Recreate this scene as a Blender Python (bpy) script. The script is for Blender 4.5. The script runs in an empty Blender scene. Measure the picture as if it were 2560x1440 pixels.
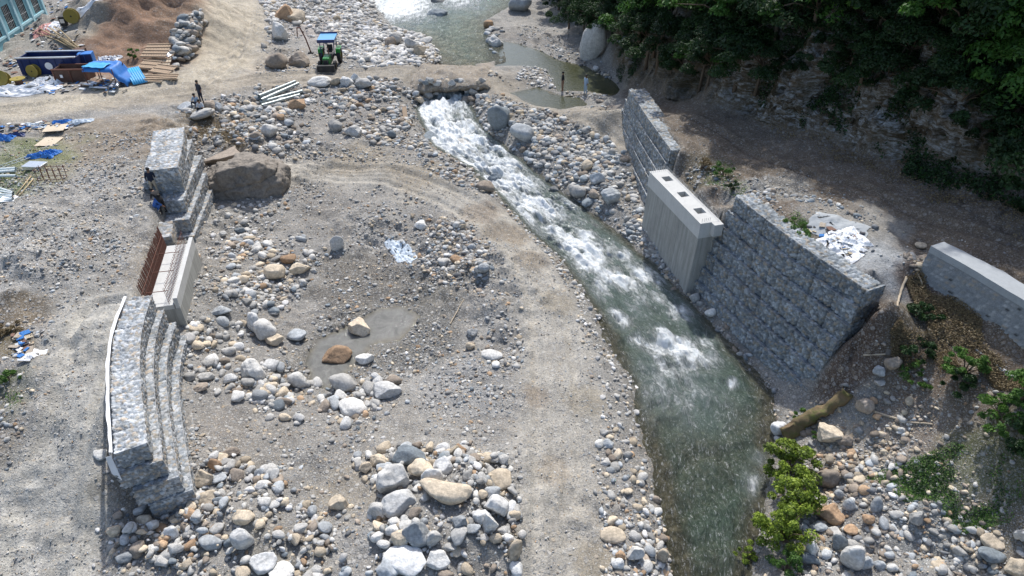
import bpy, bmesh, math, random
import numpy as np
from mathutils import Vector, Matrix

# ------------------------------------------------------------------ camera, sky, sun, exposure
SC = bpy.context.scene
COL = SC.collection
CAMH, PITCH, FPX = 22.0, math.radians(36.0), 2560 * 24 / 36.0
cd = bpy.data.cameras.new('camera'); cam = bpy.data.objects.new('camera', cd); COL.objects.link(cam)
cam.location = (0, 0, CAMH); cam.rotation_euler = (math.radians(90) - PITCH, 0, 0)
cd.lens = 24; cd.sensor_width = 36; cd.clip_end = 1500; SC.camera = cam

SUN_AZ = math.radians(6)       # from +Y towards +X
SUN_EL = math.radians(54)
w = bpy.data.worlds.new('World'); SC.world = w; w.use_nodes = True
nt = w.node_tree; nt.nodes.clear()
sky = nt.nodes.new('ShaderNodeTexSky'); sky.sky_type = 'NISHITA'; sky.sun_disc = False
sky.sun_elevation = SUN_EL; sky.sun_rotation = SUN_AZ
sky.dust_density = 2.2
bg = nt.nodes.new('ShaderNodeBackground'); bg.inputs[1].default_value = 0.15
wo = nt.nodes.new('ShaderNodeOutputWorld')
nt.links.new(sky.outputs[0], bg.inputs[0]); nt.links.new(bg.outputs[0], wo.inputs[0])
sd = bpy.data.lights.new('sun', 'SUN'); sd.energy = 3.4; sd.angle = math.radians(1.2); sd.color = (1, .975, .94)
so = bpy.data.objects.new('sun', sd); COL.objects.link(so)
sdir = Vector((math.sin(SUN_AZ) * math.cos(SUN_EL), math.cos(SUN_AZ) * math.cos(SUN_EL), math.sin(SUN_EL)))
so.rotation_euler = sdir.to_track_quat('Z', 'Y').to_euler(); so.location = (0, 0, 60)
SC.view_settings.view_transform = 'Standard'; SC.view_settings.look = 'None'
SC.view_settings.exposure = 0.42; SC.view_settings.gamma = 1
SC.cycles.max_bounces = 5; SC.cycles.diffuse_bounces = 3

rng = np.random.default_rng(7); random.seed(7)

# ------------------------------------------------------------------ numeric helpers
def uvray(u, v):
    x = (np.asarray(u, float) - 1280) / FPX; y = (720 - np.asarray(v, float)) / FPX
    s, c = math.sin(PITCH), math.cos(PITCH)
    return np.stack([x + 0 * y, c + s * y + 0 * x, -s + c * y + 0 * x], -1)
def at(u, v, z):                                   # point of the ray through (u,v) at height z
    d = uvray(u, v); t = (z - CAMH) / d[..., 2]
    return np.stack([d[..., 0] * t, d[..., 1] * t, 0 * t + z], -1)
_tile = np.random.default_rng(3).random((256, 256))
def vnoise(x, y):
    xi = np.floor(x).astype(int); yi = np.floor(y).astype(int); fx = x - xi; fy = y - yi
    fx = fx * fx * (3 - 2 * fx); fy = fy * fy * (3 - 2 * fy)
    a = _tile[xi % 256, yi % 256]; b = _tile[(xi + 1) % 256, yi % 256]
    c = _tile[xi % 256, (yi + 1) % 256]; d = _tile[(xi + 1) % 256, (yi + 1) % 256]
    return (a * (1 - fx) + b * fx) * (1 - fy) + (c * (1 - fx) + d * fx) * fy - .5
def fbm(x, y, sc, oc=4, g=.5):
    r = 0; a = 1
    for k in range(oc):
        r = r + a * vnoise(x * sc + 17.3 * k, y * sc - 9.1 * k); sc *= 2.03; a *= g
    return r
def hash3(i, j, k, s):
    h = (i * 73856093 ^ j * 19349663 ^ k * 83492791 ^ s * 2654435761) & 0x7fffffff
    h = (h ^ (h >> 13)) * 1274126177 & 0x7fffffff
    return ((h ^ (h >> 16)) & 0xffff) / 65535.0
def n3(P, sc, oc=4, g=.5, sd=0):                    # value noise in space
    r = 0; a = 1
    for k in range(oc):
        Q = P * sc + 13.7 * k; B = np.floor(Q).astype(np.int64); f = Q - B; f = f * f * (3 - 2 * f); v = 0
        for dx in (0, 1):
            for dy in (0, 1):
                for dz in (0, 1):
                    w_ = (f[:, 0] if dx else 1 - f[:, 0]) * (f[:, 1] if dy else 1 - f[:, 1]) * (f[:, 2] if dz else 1 - f[:, 2])
                    v = v + w_ * hash3(B[:, 0] + dx, B[:, 1] + dy, B[:, 2] + dz, 11 + sd)
        r = r + a * (v - .5); sc *= 2.07; a *= g
    return r
def sstep(a, b, x):
    t = np.clip((x - a) / (b - a), 0, 1); return t * t * (3 - 2 * t)
def polyd(px, py, pl):                             # distance, signed side (+ = right of travel), arc position
    best = np.full(px.shape, 1e9); side = np.zeros(px.shape); arc = np.zeros(px.shape); s0 = 0
    for (ax, ay), (bx, by) in zip(pl[:-1], pl[1:]):
        dx, dy = bx - ax, by - ay; L = math.hypot(dx, dy)
        t = np.clip(((px - ax) * dx + (py - ay) * dy) / (L * L), 0, 1)
        d = np.hypot(px - ax - t * dx, py - ay - t * dy)
        cr = (px - ax) * dy - (py - ay) * dx
        m = d < best - 1e-9
        best = np.where(m, d, best); side = np.where(m, np.sign(cr), side); arc = np.where(m, s0 + t * L, arc); s0 += L
    return best, side, arc
def inpoly(px, py, pg):
    ins = np.zeros(px.shape, bool); n = len(pg)
    for i in range(n):
        x1, y1 = pg[i]; x2, y2 = pg[(i + 1) % n]
        c = ((y1 > py) != (y2 > py)) & (px < (x2 - x1) * (py - y1) / (y2 - y1 + 1e-12) + x1)
        ins ^= c
    return ins
def rbf(pts):
    P = np.array(pts); n = len(P)
    A = np.zeros((n + 1, n + 1)); A[:n, :n] = np.hypot(P[:, None, 0] - P[None, :, 0], P[:, None, 1] - P[None, :, 1])
    A[:n, n] = 1; A[n, :n] = 1
    wv = np.linalg.solve(A, np.append(P[:, 2], 0))
    def f(x, y):
        r = np.full(x.shape, wv[n])
        for k in range(n): r = r + wv[k] * np.hypot(x - P[k, 0], y - P[k, 1])
        return r
    return f
def W(lst): return [tuple(at(u, v, z)) for u, v, z in lst]

# ------------------------------------------------------------------ terrain: control heights read off the photograph's ground
def zwater(y): return -1.25 + np.clip(y - 12, 0, 60) * 0.038
ZPOOL = 1.2
shared_top = W([(640,200,2.3),(800,190,2.2),(1000,178,2.1),(1060,172,2.1),(1130,182,2.15),(1240,205,2.1),(1300,225,1.9),
    (680,100,2.5),(900,100,1.9),(1000,120,1.7),(800,60,2.1),(720,0,2.6),(900,0,1.9),(1300,60,1.35),(1280,180,1.45),
    (1450,120,1.7),(1340,190,1.35),(700,255,2.0),(560,100,2.9),(600,20,3),(520,275,2.9),(470,290,3),(440,200,3),(300,250,3),
    (0,250,3),(100,60,3),(560,0,3),(0,20,3),(250,50,3.2),(1480,262,2.6),(1540,262,3.3),(1380,255,1.5)]) + [(0,130,2.5),(-60,130,4),(30,120,4),(-90,60,3.4),(-40,100,3)]
shared_low = W([(2200,765,4.4),(2150,845,3.1),(2120,910,2.2),(2060,1000,.7),(2300,900,3.4),(2400,950,3.6),(2560,1000,4.2),
    (2200,1000,1.7),(2350,1050,2.2),(2500,1150,2.6),(2100,1100,.2),(2250,1150,1),(2400,1250,1.2),(2560,1250,1.8),(2050,1200,-.4),
    (2200,1300,.1),(2400,1400,.3),(2560,1440,.5),(2000,1300,-.6),(2010,1440,-.5),(2200,1440,0),(1965,1080,-.5),(1950,1160,-.5),
    (2020,1015,.0)]) + [(8,8,-.3),(20,8,2),(13.2,21.75,-.3),(13.75,21.75,1.5),(14.25,21.8,3.3),(14.8,21.9,4.9),(15.3,22.2,5.3)]
shared_bot = W([(480,1300,.75),(380,1440,.6),(500,1440,.6)]) + [(-9,8,.5)]
main_pts = W([(800,1440,.5),(1150,1200,1.0),(1050,1300,1.1),(1200,1330,.9),(1290,1440,.1),(1400,1440,-.15),(1400,1270,-.1),(1400,1100,0),
    (1380,950,.1),(1400,800,.2),(1340,680,.3),(1250,560,.4),(1150,500,.6),(1000,450,.8),(850,420,1),(700,400,1.2),(560,520,.9),(640,500,1),
    (930,820,-.75),(800,930,-.75),(1000,780,-.7),(1050,720,-.5),(1000,640,-.3),(900,760,-.6),(1150,860,-.4),(1220,760,.2),(1230,640,.5),
    (1120,560,.6),(1060,600,.2),(560,700,1.0),(620,850,.2),(560,950,.6),(500,650,1.5),(482,710,1.9),(466,775,1.9),(480,830,1.5),(482,900,1.0),(500,1100,.8),(520,1200,.8),(700,1100,.2),(900,1080,-.1),
    (1100,1050,-.1),(1250,1050,0),(700,700,.1),(750,620,.3),(850,560,.5),(650,1300,.9),(700,1400,.7),(850,1250,.3),(950,1180,.6),
    (1250,1150,.2),(1500,1200,-.2),(1500,1000,0),(1480,860,.1),(1430,740,.2),(1600,1300,-.5),(1530,1440,-.4),(530,620,1.0),
    (800,255,1.7),(950,240,1.6),(1050,225,1.5),(1000,300,1.0),(900,330,1.1),(600,330,2.2),(640,360,1.6),(560,360,2.0),(560,400,1.3),(520,530,1.1),
    (1230,300,1.1),(1300,300,1.2),(1400,320,1.2),(1500,350,1.1),(1460,420,.8),(1550,480,.6),(1600,600,.3),(1660,660,.1),(1760,780,-.3),
    (1850,860,-.5),(1940,960,-.6),(1520,290,1.6),(1100,420,.8),(1200,500,.5),(1300,600,.2)])
left_pts = W([(200,420,3),(0,500,3),(100,560,3.5),(300,560,2.9),(350,480,3.5),(340,380,3.9),(330,320,3.3),(200,640,3.3),(300,700,3.1),
    (100,800,3),(250,850,3.2),(0,900,3.4),(100,1100,2.2),(250,1050,2.8),(250,1200,1.8),(100,1300,1.2),(100,1440,.8),(250,1350,1.0),
    (360,620,2.9),(320,760,3.4),(0,1100,2.4),(0,1300,1.3),(330,1240,1.2),(400,330,3.4),(0,700,3.2)])
right_pts = W([(1610,262,4.6),(1750,330,5),(1900,420,5),(2050,470,5.3),(2300,560,5.9),(2560,655,6.4),(1700,380,4.9),(1760,450,4.6),
    (1850,500,5.45),(1950,520,5.5),(2100,600,5.5),(2180,680,5.45),(2300,640,5.4),(2290,720,4.7),(1815,520,4.2),(1690,440,3.6),(1740,480,3.7)]) + [
    (16.6,23.2,4.3),(17.3,22.0,4.0),(18.1,20.2,3.8),(18.6,18.8,3.8),(17.4,24.6,5.6),(18.8,24.4,6.2),(20.3,21.2,6.4),(21.4,17,6.5),(30,14,7),
    (10.3,49,4.2),(11,42,5),(20,10,4.4),(40,10,9)]
F_main = rbf(main_pts + shared_top + shared_low + shared_bot)
F_left = rbf(left_pts + shared_top + shared_bot)
F_right = rbf(right_pts + shared_top + shared_low)
DIV_L = [(-6,-5),(-12.6,14.6),(-13.4,16.0),(-15.3,19.6),(-17.0,24.4),(-18.0,28),(-19.0,31.6),(-20.0,35.0),(-21.6,41.0),(-24,46),(-26,60),(-26,140)]
DIV_R = [(22,-5),(16,19.6),(15.6,21.6),(11.9,29.6),(10.75,30.7),(9.15,36.6),(9.8,37.8),(9.0,45),(8.6,50),(9,60),(9,140)]
CLIFF = [(1,150),(4,98),(7.5,72),(10.3,54),(12.8,44),(16.2,38.2),(20.6,32),(24.6,27),(32,19),(44,7)]
RIV_L = [(1106,205),(1040,270),(1078,360),(1180,420),(1260,500),(1330,580),(1400,640),(1460,720),(1500,790),(1530,860),(1590,960),(1600,1050),(1640,1150),(1660,1250),(1680,1350),(1690,1440),(1700,1700)]
RIV_R = [(1160,205),(1166,240),(1205,320),(1290,390),(1385,470),(1470,530),(1560,600),(1625,660),(1690,720),(1765,800),(1835,875),(1905,955),(1935,1040),(1930,1130),(1905,1230),(1885,1330),(1870,1440),(1860,1700)]
def onwater(u, v):
    d = uvray(u, v); a, b = -1.25 - 12 * .038, .038
    t = (a - CAMH) / (d[..., 2] - b * d[..., 1]); p = d * t[..., None]
    p[..., 2] = p[..., 2] + CAMH; return p
wl = onwater(np.array([p[0] for p in RIV_L]), np.array([p[1] for p in RIV_L]))
wr = onwater(np.array([p[0] for p in RIV_R]), np.array([p[1] for p in RIV_R]))
wl[-1] = (wl[-2] + (wl[-2] - wl[-3]) * 3); wr[-1] = (wr[-2] + (wr[-2] - wr[-3]) * 3)
# the channel runs on under the crossing to the pool
wl = np.vstack([[wl[0][0] - .2, wl[0][1] + 9, wl[0][2] + .3], wl]); wr = np.vstack([[wr[0][0] + .2, wr[0][1] + 9, wr[0][2] + .3], wr])
RIVPOLY = [(p[0], p[1]) for p in wl] + [(p[0], p[1]) for p in wr[::-1]]
def apoly(pts, z): return [tuple(at(u, v, z)[:2]) for u, v in pts]
POOLS = [apoly([(925,-60),(935,10),(975,60),(1060,92),(1092,130),(1128,158),(1190,160),(1238,152),(1226,95),(1215,50),(1300,0),(1330,-60)], ZPOOL),
         apoly([(1225,95),(1290,108),(1345,125),(1395,150),(1460,165),(1545,205),(1562,225),(1530,240),(1470,228),(1395,228),(1365,175),(1300,165),(1240,165)], ZPOOL),
         apoly([(1275,232),(1345,218),(1400,238),(1450,243),(1470,262),(1400,274),(1330,262)], ZPOOL)]
PUDDLE = [(760,905),(790,850),(855,822),(900,800),(950,770),(1010,765),(1050,790),(1035,815),(1000,850),(940,858),(925,870),(900,900),(870,930),(820,975),(780,960)]
PUD = apoly(PUDDLE, -.72)
HAUL = W([(1400,1600,-.1),(1400,1440,-.1),(1395,1270,-.1),(1400,1080,0),(1390,900,.1),(1370,740,.2),(1310,640,.3),(1230,550,.4),(1130,495,.6),(980,440,.8),(840,430,1),(730,420,1.1)])
ROADL = W([(-60,290,3),(100,272,3),(300,240,3),(480,210,3),(560,150,2.9),(605,80,2.9),(600,20,3),(560,-40,3)])
ROADX = W([(300,255,3),(480,225,3),(640,203,2.3),(800,188,2.2),(1000,178,2.1),(1130,182,2.1),(1240,205,2.0),(1330,235,1.7),(1450,264,2.3),(1560,262,3.8),(1620,270,4.6),(1750,335,5),(1900,420,5),(2100,490,5.4),(2300,565,5.9),(2560,660,6.4),(2760,760,6.6)])
TRACKL = W([(60,1500,.8),(110,1250,1.6),(180,1050,2.6),(230,880,3.2),(260,780,3.2)])
def xy(pl): return [(p[0], p[1]) for p in pl]

def height(x, y):
    dL, sL, _ = polyd(x, y, DIV_L); dL = dL * sL               # + = right side (river side)
    dR, sR, _ = polyd(x, y, DIV_R); dR = dR * sR               # travel towards +Y: + = right (plateau)
    zm = F_main(x, y)
    ml = 1 - sstep(-.35, .35, dL); mr = sstep(-.35, .35, dR)
    z = zm * (1 - ml) * (1 - mr) + F_left(x, y) * ml + F_right(x, y) * mr
    z = z + fbm(x, y, .35, 3) * .32 + fbm(x + 50, y, 1.2, 5, .6) * .30 * (.45 + 1.1 * sstep(-.1, .35, fbm(x + 9, y - 40, .22, 2)))
    # brown earth mound on the site
    mc = at(370, 70, 3.2); z = z + 4.0 * np.exp(-(((x - mc[0]) / 8.5) ** 2 + ((y - mc[1]) / 7.5) ** 2) ** 1.3) * (1 + .45 * fbm(x, y, .6, 5, .6))
    for (u, v, zz, hh, r) in [(1180,1230,.9,.35,1.5),(1235,650,.5,.5,2.2),(1130,600,.4,.4,1.5),(620,1250,.8,.3,2),(380,500,3.4,.5,2.5),(120,600,3.4,.8,4),(60,700,3.2,.5,3),(640,360,1.6,.5,2)]:
        c = at(u, v, zz); z = z + hh * np.exp(-((x - c[0]) ** 2 + (y - c[1]) ** 2) / (r * r)) * (1 + .6 * fbm(x, y, 1.1, 3))
    # flatten and rut the dirt tracks
    for pl, wd, rut in ((HAUL, 2.0, .13), (ROADL, 2.6, .17), (ROADX, 2.4, .12), (TRACKL, 2.3, .17)):
        d, _, arc = polyd(x, y, xy(pl)); m = 1 - sstep(wd * .6, wd * 1.2, d)
        z = z - m * (fbm(x + 50, y, 1.2, 5, .6) * .12)
        z = z - rut * np.exp(-((d - .85) / .22) ** 2) * (1 + .9 * fbm(arc * 1.0, d * 3, .6, 3)) + rut * .7 * np.exp(-((d - 1.35) / .2) ** 2) - rut * .25 * np.sin(arc * 22) * np.exp(-((d - .85) / .22) ** 2) - rut * .6 * np.exp(-((d - .25) / .12) ** 2)
    # river channel and pools
    dr, _, _ = polyd(x, y, RIVPOLY + [RIVPOLY[0]]); ins = inpoly(x, y, RIVPOLY)
    zw = zwater(y); e = fbm(x, y, 1.3, 3) * .35
    bank = np.where(ins, zw - .15 - .5 * np.minimum(dr, 1), zw - .1 + (dr + e) * (.62 + 2.2 * np.exp(-((x - 14.6) / 1.5) ** 2 - ((y - 21.6) / 1.6) ** 2)))
    side = sstep(-1.0, -.2, dR)                                  # keep the ground behind the right wall
    z = np.where((dR < .2), np.minimum(z, bank), z)
    for pg in POOLS:
        d, _, _ = polyd(x, y, pg + [pg[0]]); i2 = inpoly(x, y, pg)
        b2 = np.where(i2, ZPOOL - .05 - .35 * np.minimum(d, 1.5), ZPOOL + (d + e) * .3)
        z = np.minimum(z, b2)
    d, _, _ = polyd(x, y, PUD + [PUD[0]]); i2 = inpoly(x, y, PUD)
    pb = np.where(i2, -.78 - .2 * np.minimum(d, .6), -.74 + d * .28 + .25 * fbm(x, y, 2.2, 3))
    z = np.where(i2, pb, np.where(d < 1.5, np.maximum(np.minimum(z, pb + .1), -.70), z))
    # hillside
    dc, sc_, arc = polyd(x, y, CLIFF); dc = dc * (-sc_)          # travel towards -Y..: + = behind the base line
    dc = dc + fbm(x, y, .22, 3) * 1.6 + fbm(x, y, .9, 3) * .35
    pr = np.interp(dc, [-1.2, 0, .8, 2.4, 3.4, 8, 16.5, 22, 60], [0, .25, 1.4, 5.0, 6.6, 17.5, 38, 45, 47])  # unseen upper slope shaped steep and tall to shade the road
    step = .55 * np.abs(fbm(x, y, .8, 4)) * np.clip(dc, 0, 1.5)
    z = z + np.where(dc > -1.2, pr + step * 2.0, 0)
    return z

gx = np.concatenate([np.arange(-95, -26, .55), np.arange(-26, 24, .125), np.arange(24, 70, .5)])
gy = np.concatenate([np.arange(2, 12, .4), np.arange(12, 50, .125), np.arange(50, 90, .22), np.arange(90, 150, .8)])
GX, GY = np.meshgrid(gx, gy, indexing='ij')
GZ = height(GX, GY)
def H(x, y):
    x = np.asarray(x, float); y = np.asarray(y, float)
    i = np.clip(np.searchsorted(gx, x) - 1, 0, len(gx) - 2); j = np.clip(np.searchsorted(gy, y) - 1, 0, len(gy) - 2)
    fx = np.clip((x - gx[i]) / (gx[i + 1] - gx[i]), 0, 1); fy = np.clip((y - gy[j]) / (gy[j + 1] - gy[j]), 0, 1)
    return (GZ[i, j] * (1 - fx) + GZ[i + 1, j] * fx) * (1 - fy) + (GZ[i, j + 1] * (1 - fx) + GZ[i + 1, j + 1] * fx) * fy
def ground(u, v):                                   # where the line of sight through (u,v) meets the ground
    u = np.atleast_1d(np.asarray(u, float)); v = np.atleast_1d(np.asarray(v, float))
    d = uvray(u, v); t = np.full(u.shape, 12.0); hit = np.zeros(u.shape, bool)
    for k in range(900):
        p = d * t[:, None]; h = H(p[:, 0], p[:, 1]); below = CAMH + p[:, 2] < h
        hit |= below; t = np.where(hit, t, t + .15)
        if hit.all(): break
    p = d * t[:, None]; p[:, 2] = H(p[:, 0], p[:, 1]); return p
def G1(u, v): return Vector(ground(u, v)[0])
def ppm(u, v):                                      # photograph pixels per metre there
    p = ground(u, v)[0]; d = uvray(u, v); t = p[1] / d[1]; return FPX / t

# ------------------------------------------------------------------ scene helpers
def tag(o, label=None, cat=None, group=None, kind=None):
    if label: o['label'] = label
    if cat: o['category'] = cat
    if group: o['group'] = group
    if kind: o['kind'] = kind
    return o
WORLDR = {}
def empty(name, loc, rz=0.0, label=None, cat=None, group=None, world=False):
    o = bpy.data.objects.new(name, None); COL.objects.link(o); o.location = loc; o.rotation_euler = (0, 0, rz)
    if world: WORLDR[o.name] = Matrix.Translation(-Vector(loc))     # its parts are built in world metres
    o.empty_display_size = .3
    return tag(o, label, cat, group)
def npmesh(name, V, F, mat, smooth=True, cols=None, extra=None, matidx=None):
    me = bpy.data.meshes.new(name); V = np.asarray(V, np.float32); F = np.asarray(F, np.int32)
    n = F.shape[1]; me.vertices.add(len(V)); me.vertices.foreach_set('co', V.ravel())
    me.loops.add(F.size); me.loops.foreach_set('vertex_index', F.ravel())
    me.polygons.add(len(F)); me.polygons.foreach_set('loop_start', np.arange(0, F.size, n, dtype=np.int32))
    me.polygons.foreach_set('use_smooth', np.full(len(F), smooth))
    for m in (mat if isinstance(mat, (list, tuple)) else [mat]): me.materials.append(m)
    if matidx is not None: me.polygons.foreach_set('material_index', np.asarray(matidx, np.int32))
    me.update(calc_edges=True)
    if cols is not None:
        a = me.attributes.new('col', 'FLOAT_COLOR', 'POINT')
        c = np.ones((len(V), 4), np.float32); c[:, :3] = cols; a.data.foreach_set('color', c.ravel())
    for k, val in (extra or {}).items():
        val = np.asarray(val, np.float32)
        if val.ndim == 2:
            a = me.attributes.new(k, 'FLOAT_VECTOR', 'POINT'); a.data.foreach_set('vector', val.ravel())
        else:
            a = me.attributes.new(k, 'FLOAT', 'POINT'); a.data.foreach_set('value', val)
    return me
def link(name, me, parent=None, loc=(0, 0, 0), rot=(0, 0, 0), scale=(1, 1, 1)):
    o = bpy.data.objects.new(name, me); COL.objects.link(o); o.parent = parent
    o.location = loc; o.rotation_euler = rot; o.scale = scale
    if parent is not None and parent.name in WORLDR: o.matrix_parent_inverse = WORLDR[parent.name]
    return o
class MB:
    """collects simple shapes; build() links them as ONE mesh object"""
    def __init__(s): s.v = []; s.f = []
    def add(s, V, F):
        b = len(s.v); s.v += [tuple(p) for p in V]; s.f += [tuple(b + i for i in f) for f in F]; return s
    def box(s, c, size, R=None, taper=1.0):
        x, y, z = [k / 2 for k in size]
        V = [(-x,-y,-z),(x,-y,-z),(x,y,-z),(-x,y,-z),(-x*taper,-y*taper,z),(x*taper,-y*taper,z),(x*taper,y*taper,z),(-x*taper,y*taper,z)]
        R = R or Matrix.Identity(3)
        return s.add([Vector(c) + R @ Vector(p) for p in V], [(0,3,2,1),(4,5,6,7),(0,1,5,4),(1,2,6,5),(2,3,7,6),(3,0,4,7)])
    def tube(s, pts, r, n=8, r2=None, cap=True):
        pts = [Vector(p) for p in pts]; m = len(pts); r2 = r if r2 is None else r2; rings = []
        for i, p in enumerate(pts):
            d = (pts[min(i + 1, m - 1)] - pts[max(i - 1, 0)]).normalized()
            a = d.orthogonal().normalized() if i == 0 else (pa - d * pa.dot(d)).normalized()
            pa = a; b = d.cross(a); rr = r + (r2 - r) * i / max(1, m - 1)
            rings.append([p + (a * math.cos(t) + b * math.sin(t)) * rr for t in [2 * math.pi * k / n for k in range(n)]])
        V = [p for rg in rings for p in rg]; F = []
        for i in range(m - 1):
            for k in range(n): F.append((i*n+k, i*n+(k+1)%n, (i+1)*n+(k+1)%n, (i+1)*n+k))
        if cap: F.append(tuple(range(n))[::-1]); F.append(tuple((m-1)*n+k for k in range(n)))
        return s.add(V, F)
    def lathe(s, prof, c=(0,0,0), R=None, n=20):
        R = R or Matrix.Identity(3); V = []; F = []
        for (r, z) in prof:
            for k in range(n):
                t = 2*math.pi*k/n; V.append(Vector(c) + R @ Vector((r*math.cos(t), r*math.sin(t), z)))
        for i in range(len(prof)-1):
            for k in range(n): F.append((i*n+k, i*n+(k+1)%n, (i+1)*n+(k+1)%n, (i+1)*n+k))
        F.append(tuple(range(n))[::-1]); F.append(tuple((len(prof)-1)*n+k for k in range(n)))
        return s.add(V, F)
    def build(s, name, mat, parent=None, bevel=0, smooth=False, loc=(0,0,0), rot=(0,0,0)):
        me = bpy.data.meshes.new(name); me.from_pydata([tuple(p) for p in s.v], [], s.f); me.materials.append(mat)
        if smooth: me.polygons.foreach_set('use_smooth', [True] * len(me.polygons))
        me.update(); o = link(name, me, parent, loc, rot)
        if bevel:
            b = o.modifiers.new('bevel', 'BEVEL'); b.width = bevel; b.segments = 2; b.limit_method = 'ANGLE'
        return o
def rotz(a): return Matrix.Rotation(a, 3, 'Z')
def rot3(x, y, z): return Matrix.Rotation(z, 3, 'Z') @ Matrix.Rotation(y, 3, 'Y') @ Matrix.Rotation(x, 3, 'X')
# ------------------------------------------------------------------ materials
class NT:
    def __init__(s, name):
        s.m = bpy.data.materials.new(name); s.m.use_nodes = True; s.t = s.m.node_tree; s.t.nodes.clear()
        s.out = s.n('ShaderNodeOutputMaterial'); s.p = s.n('ShaderNodeBsdfPrincipled'); s.l(s.p.outputs[0], s.out.inputs[0])
    def n(s, k, **kw):
        x = s.t.nodes.new(k)
        for a, b in kw.items(): setattr(x, a, b)
        return x
    def l(s, a, b): s.t.links.new(a, b)
    def noise(s, sc, det=4, rough=.6, vec=None, dist=0):
        x = s.n('ShaderNodeTexNoise'); x.inputs['Scale'].default_value = sc; x.inputs['Detail'].default_value = det
        x.inputs['Roughness'].default_value = rough; x.inputs['Distortion'].default_value = dist
        if vec: s.l(vec, x.inputs['Vector'])
        return x.outputs[0]
    def vor(s, sc, vec=None, feat='F1'):
        x = s.n('ShaderNodeTexVoronoi', feature=feat); x.inputs['Scale'].default_value = sc
        if vec: s.l(vec, x.inputs['Vector'])
        return x
    def ramp(s, a, stops):
        x = s.n('ShaderNodeValToRGB'); cr = x.color_ramp
        while len(cr.elements) < len(stops): cr.elements.new(.5)
        for e, (p, c) in zip(cr.elements, stops):
            e.position = p; e.color = (c, c, c, 1) if isinstance(c, (int, float)) else (*c, 1)
        s.l(a, x.inputs[0]); return x.outputs[0]
    def mix(s, f, a, b, bt='MIX'):
        x = s.n('ShaderNodeMix', data_type='RGBA', blend_type=bt)
        for v, i in ((f, 0), (a, 6), (b, 7)):
            if hasattr(v, 'is_linked') or hasattr(v, 'links'): s.l(v, x.inputs[i])
            elif isinstance(v, (int, float)): x.inputs[i].default_value = v if i == 0 else (v, v, v, 1)
            else: x.inputs[i].default_value = (*v, 1)
        return x.outputs[2]
    def math(s, op, a, b=0.0, c=None):
        x = s.n('ShaderNodeMath', operation=op)
        for v, i in ((a, 0), (b, 1)) + (((c, 2),) if c is not None else ()):
            if hasattr(v, 'links'): s.l(v, x.inputs[i])
            else: x.inputs[i].default_value = v
        return x.outputs[0]
    def attr(s, name, typ='GEOMETRY'):
        x = s.n('ShaderNodeAttribute', attribute_name=name, attribute_type=typ); return x
    def pos(s): return s.n('ShaderNodeNewGeometry').outputs['Position']
    def obj(s): return s.n('ShaderNodeTexCoord').outputs['Object']
    def bump(s, h, st=.5, d=.05, nrm=None):
        x = s.n('ShaderNodeBump'); x.inputs['Strength'].default_value = st; x.inputs['Distance'].default_value = d
        s.l(h, x.inputs['Height'])
        if nrm: s.l(nrm, x.inputs['Normal'])
        return x.outputs[0]
    def fin(s, col=None, rough=None, nrm=None, spec=.3):
        if col is not None:
            if hasattr(col, 'links'): s.l(col, s.p.inputs['Base Color'])
            else: s.p.inputs['Base Color'].default_value = (*col, 1)
        if rough is not None:
            if hasattr(rough, 'links'): s.l(rough, s.p.inputs['Roughness'])
            else: s.p.inputs['Roughness'].default_value = rough
        if nrm: s.l(nrm, s.p.inputs['Normal'])
        s.p.inputs['Specular IOR Level'].default_value = spec
        return s.m

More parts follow.
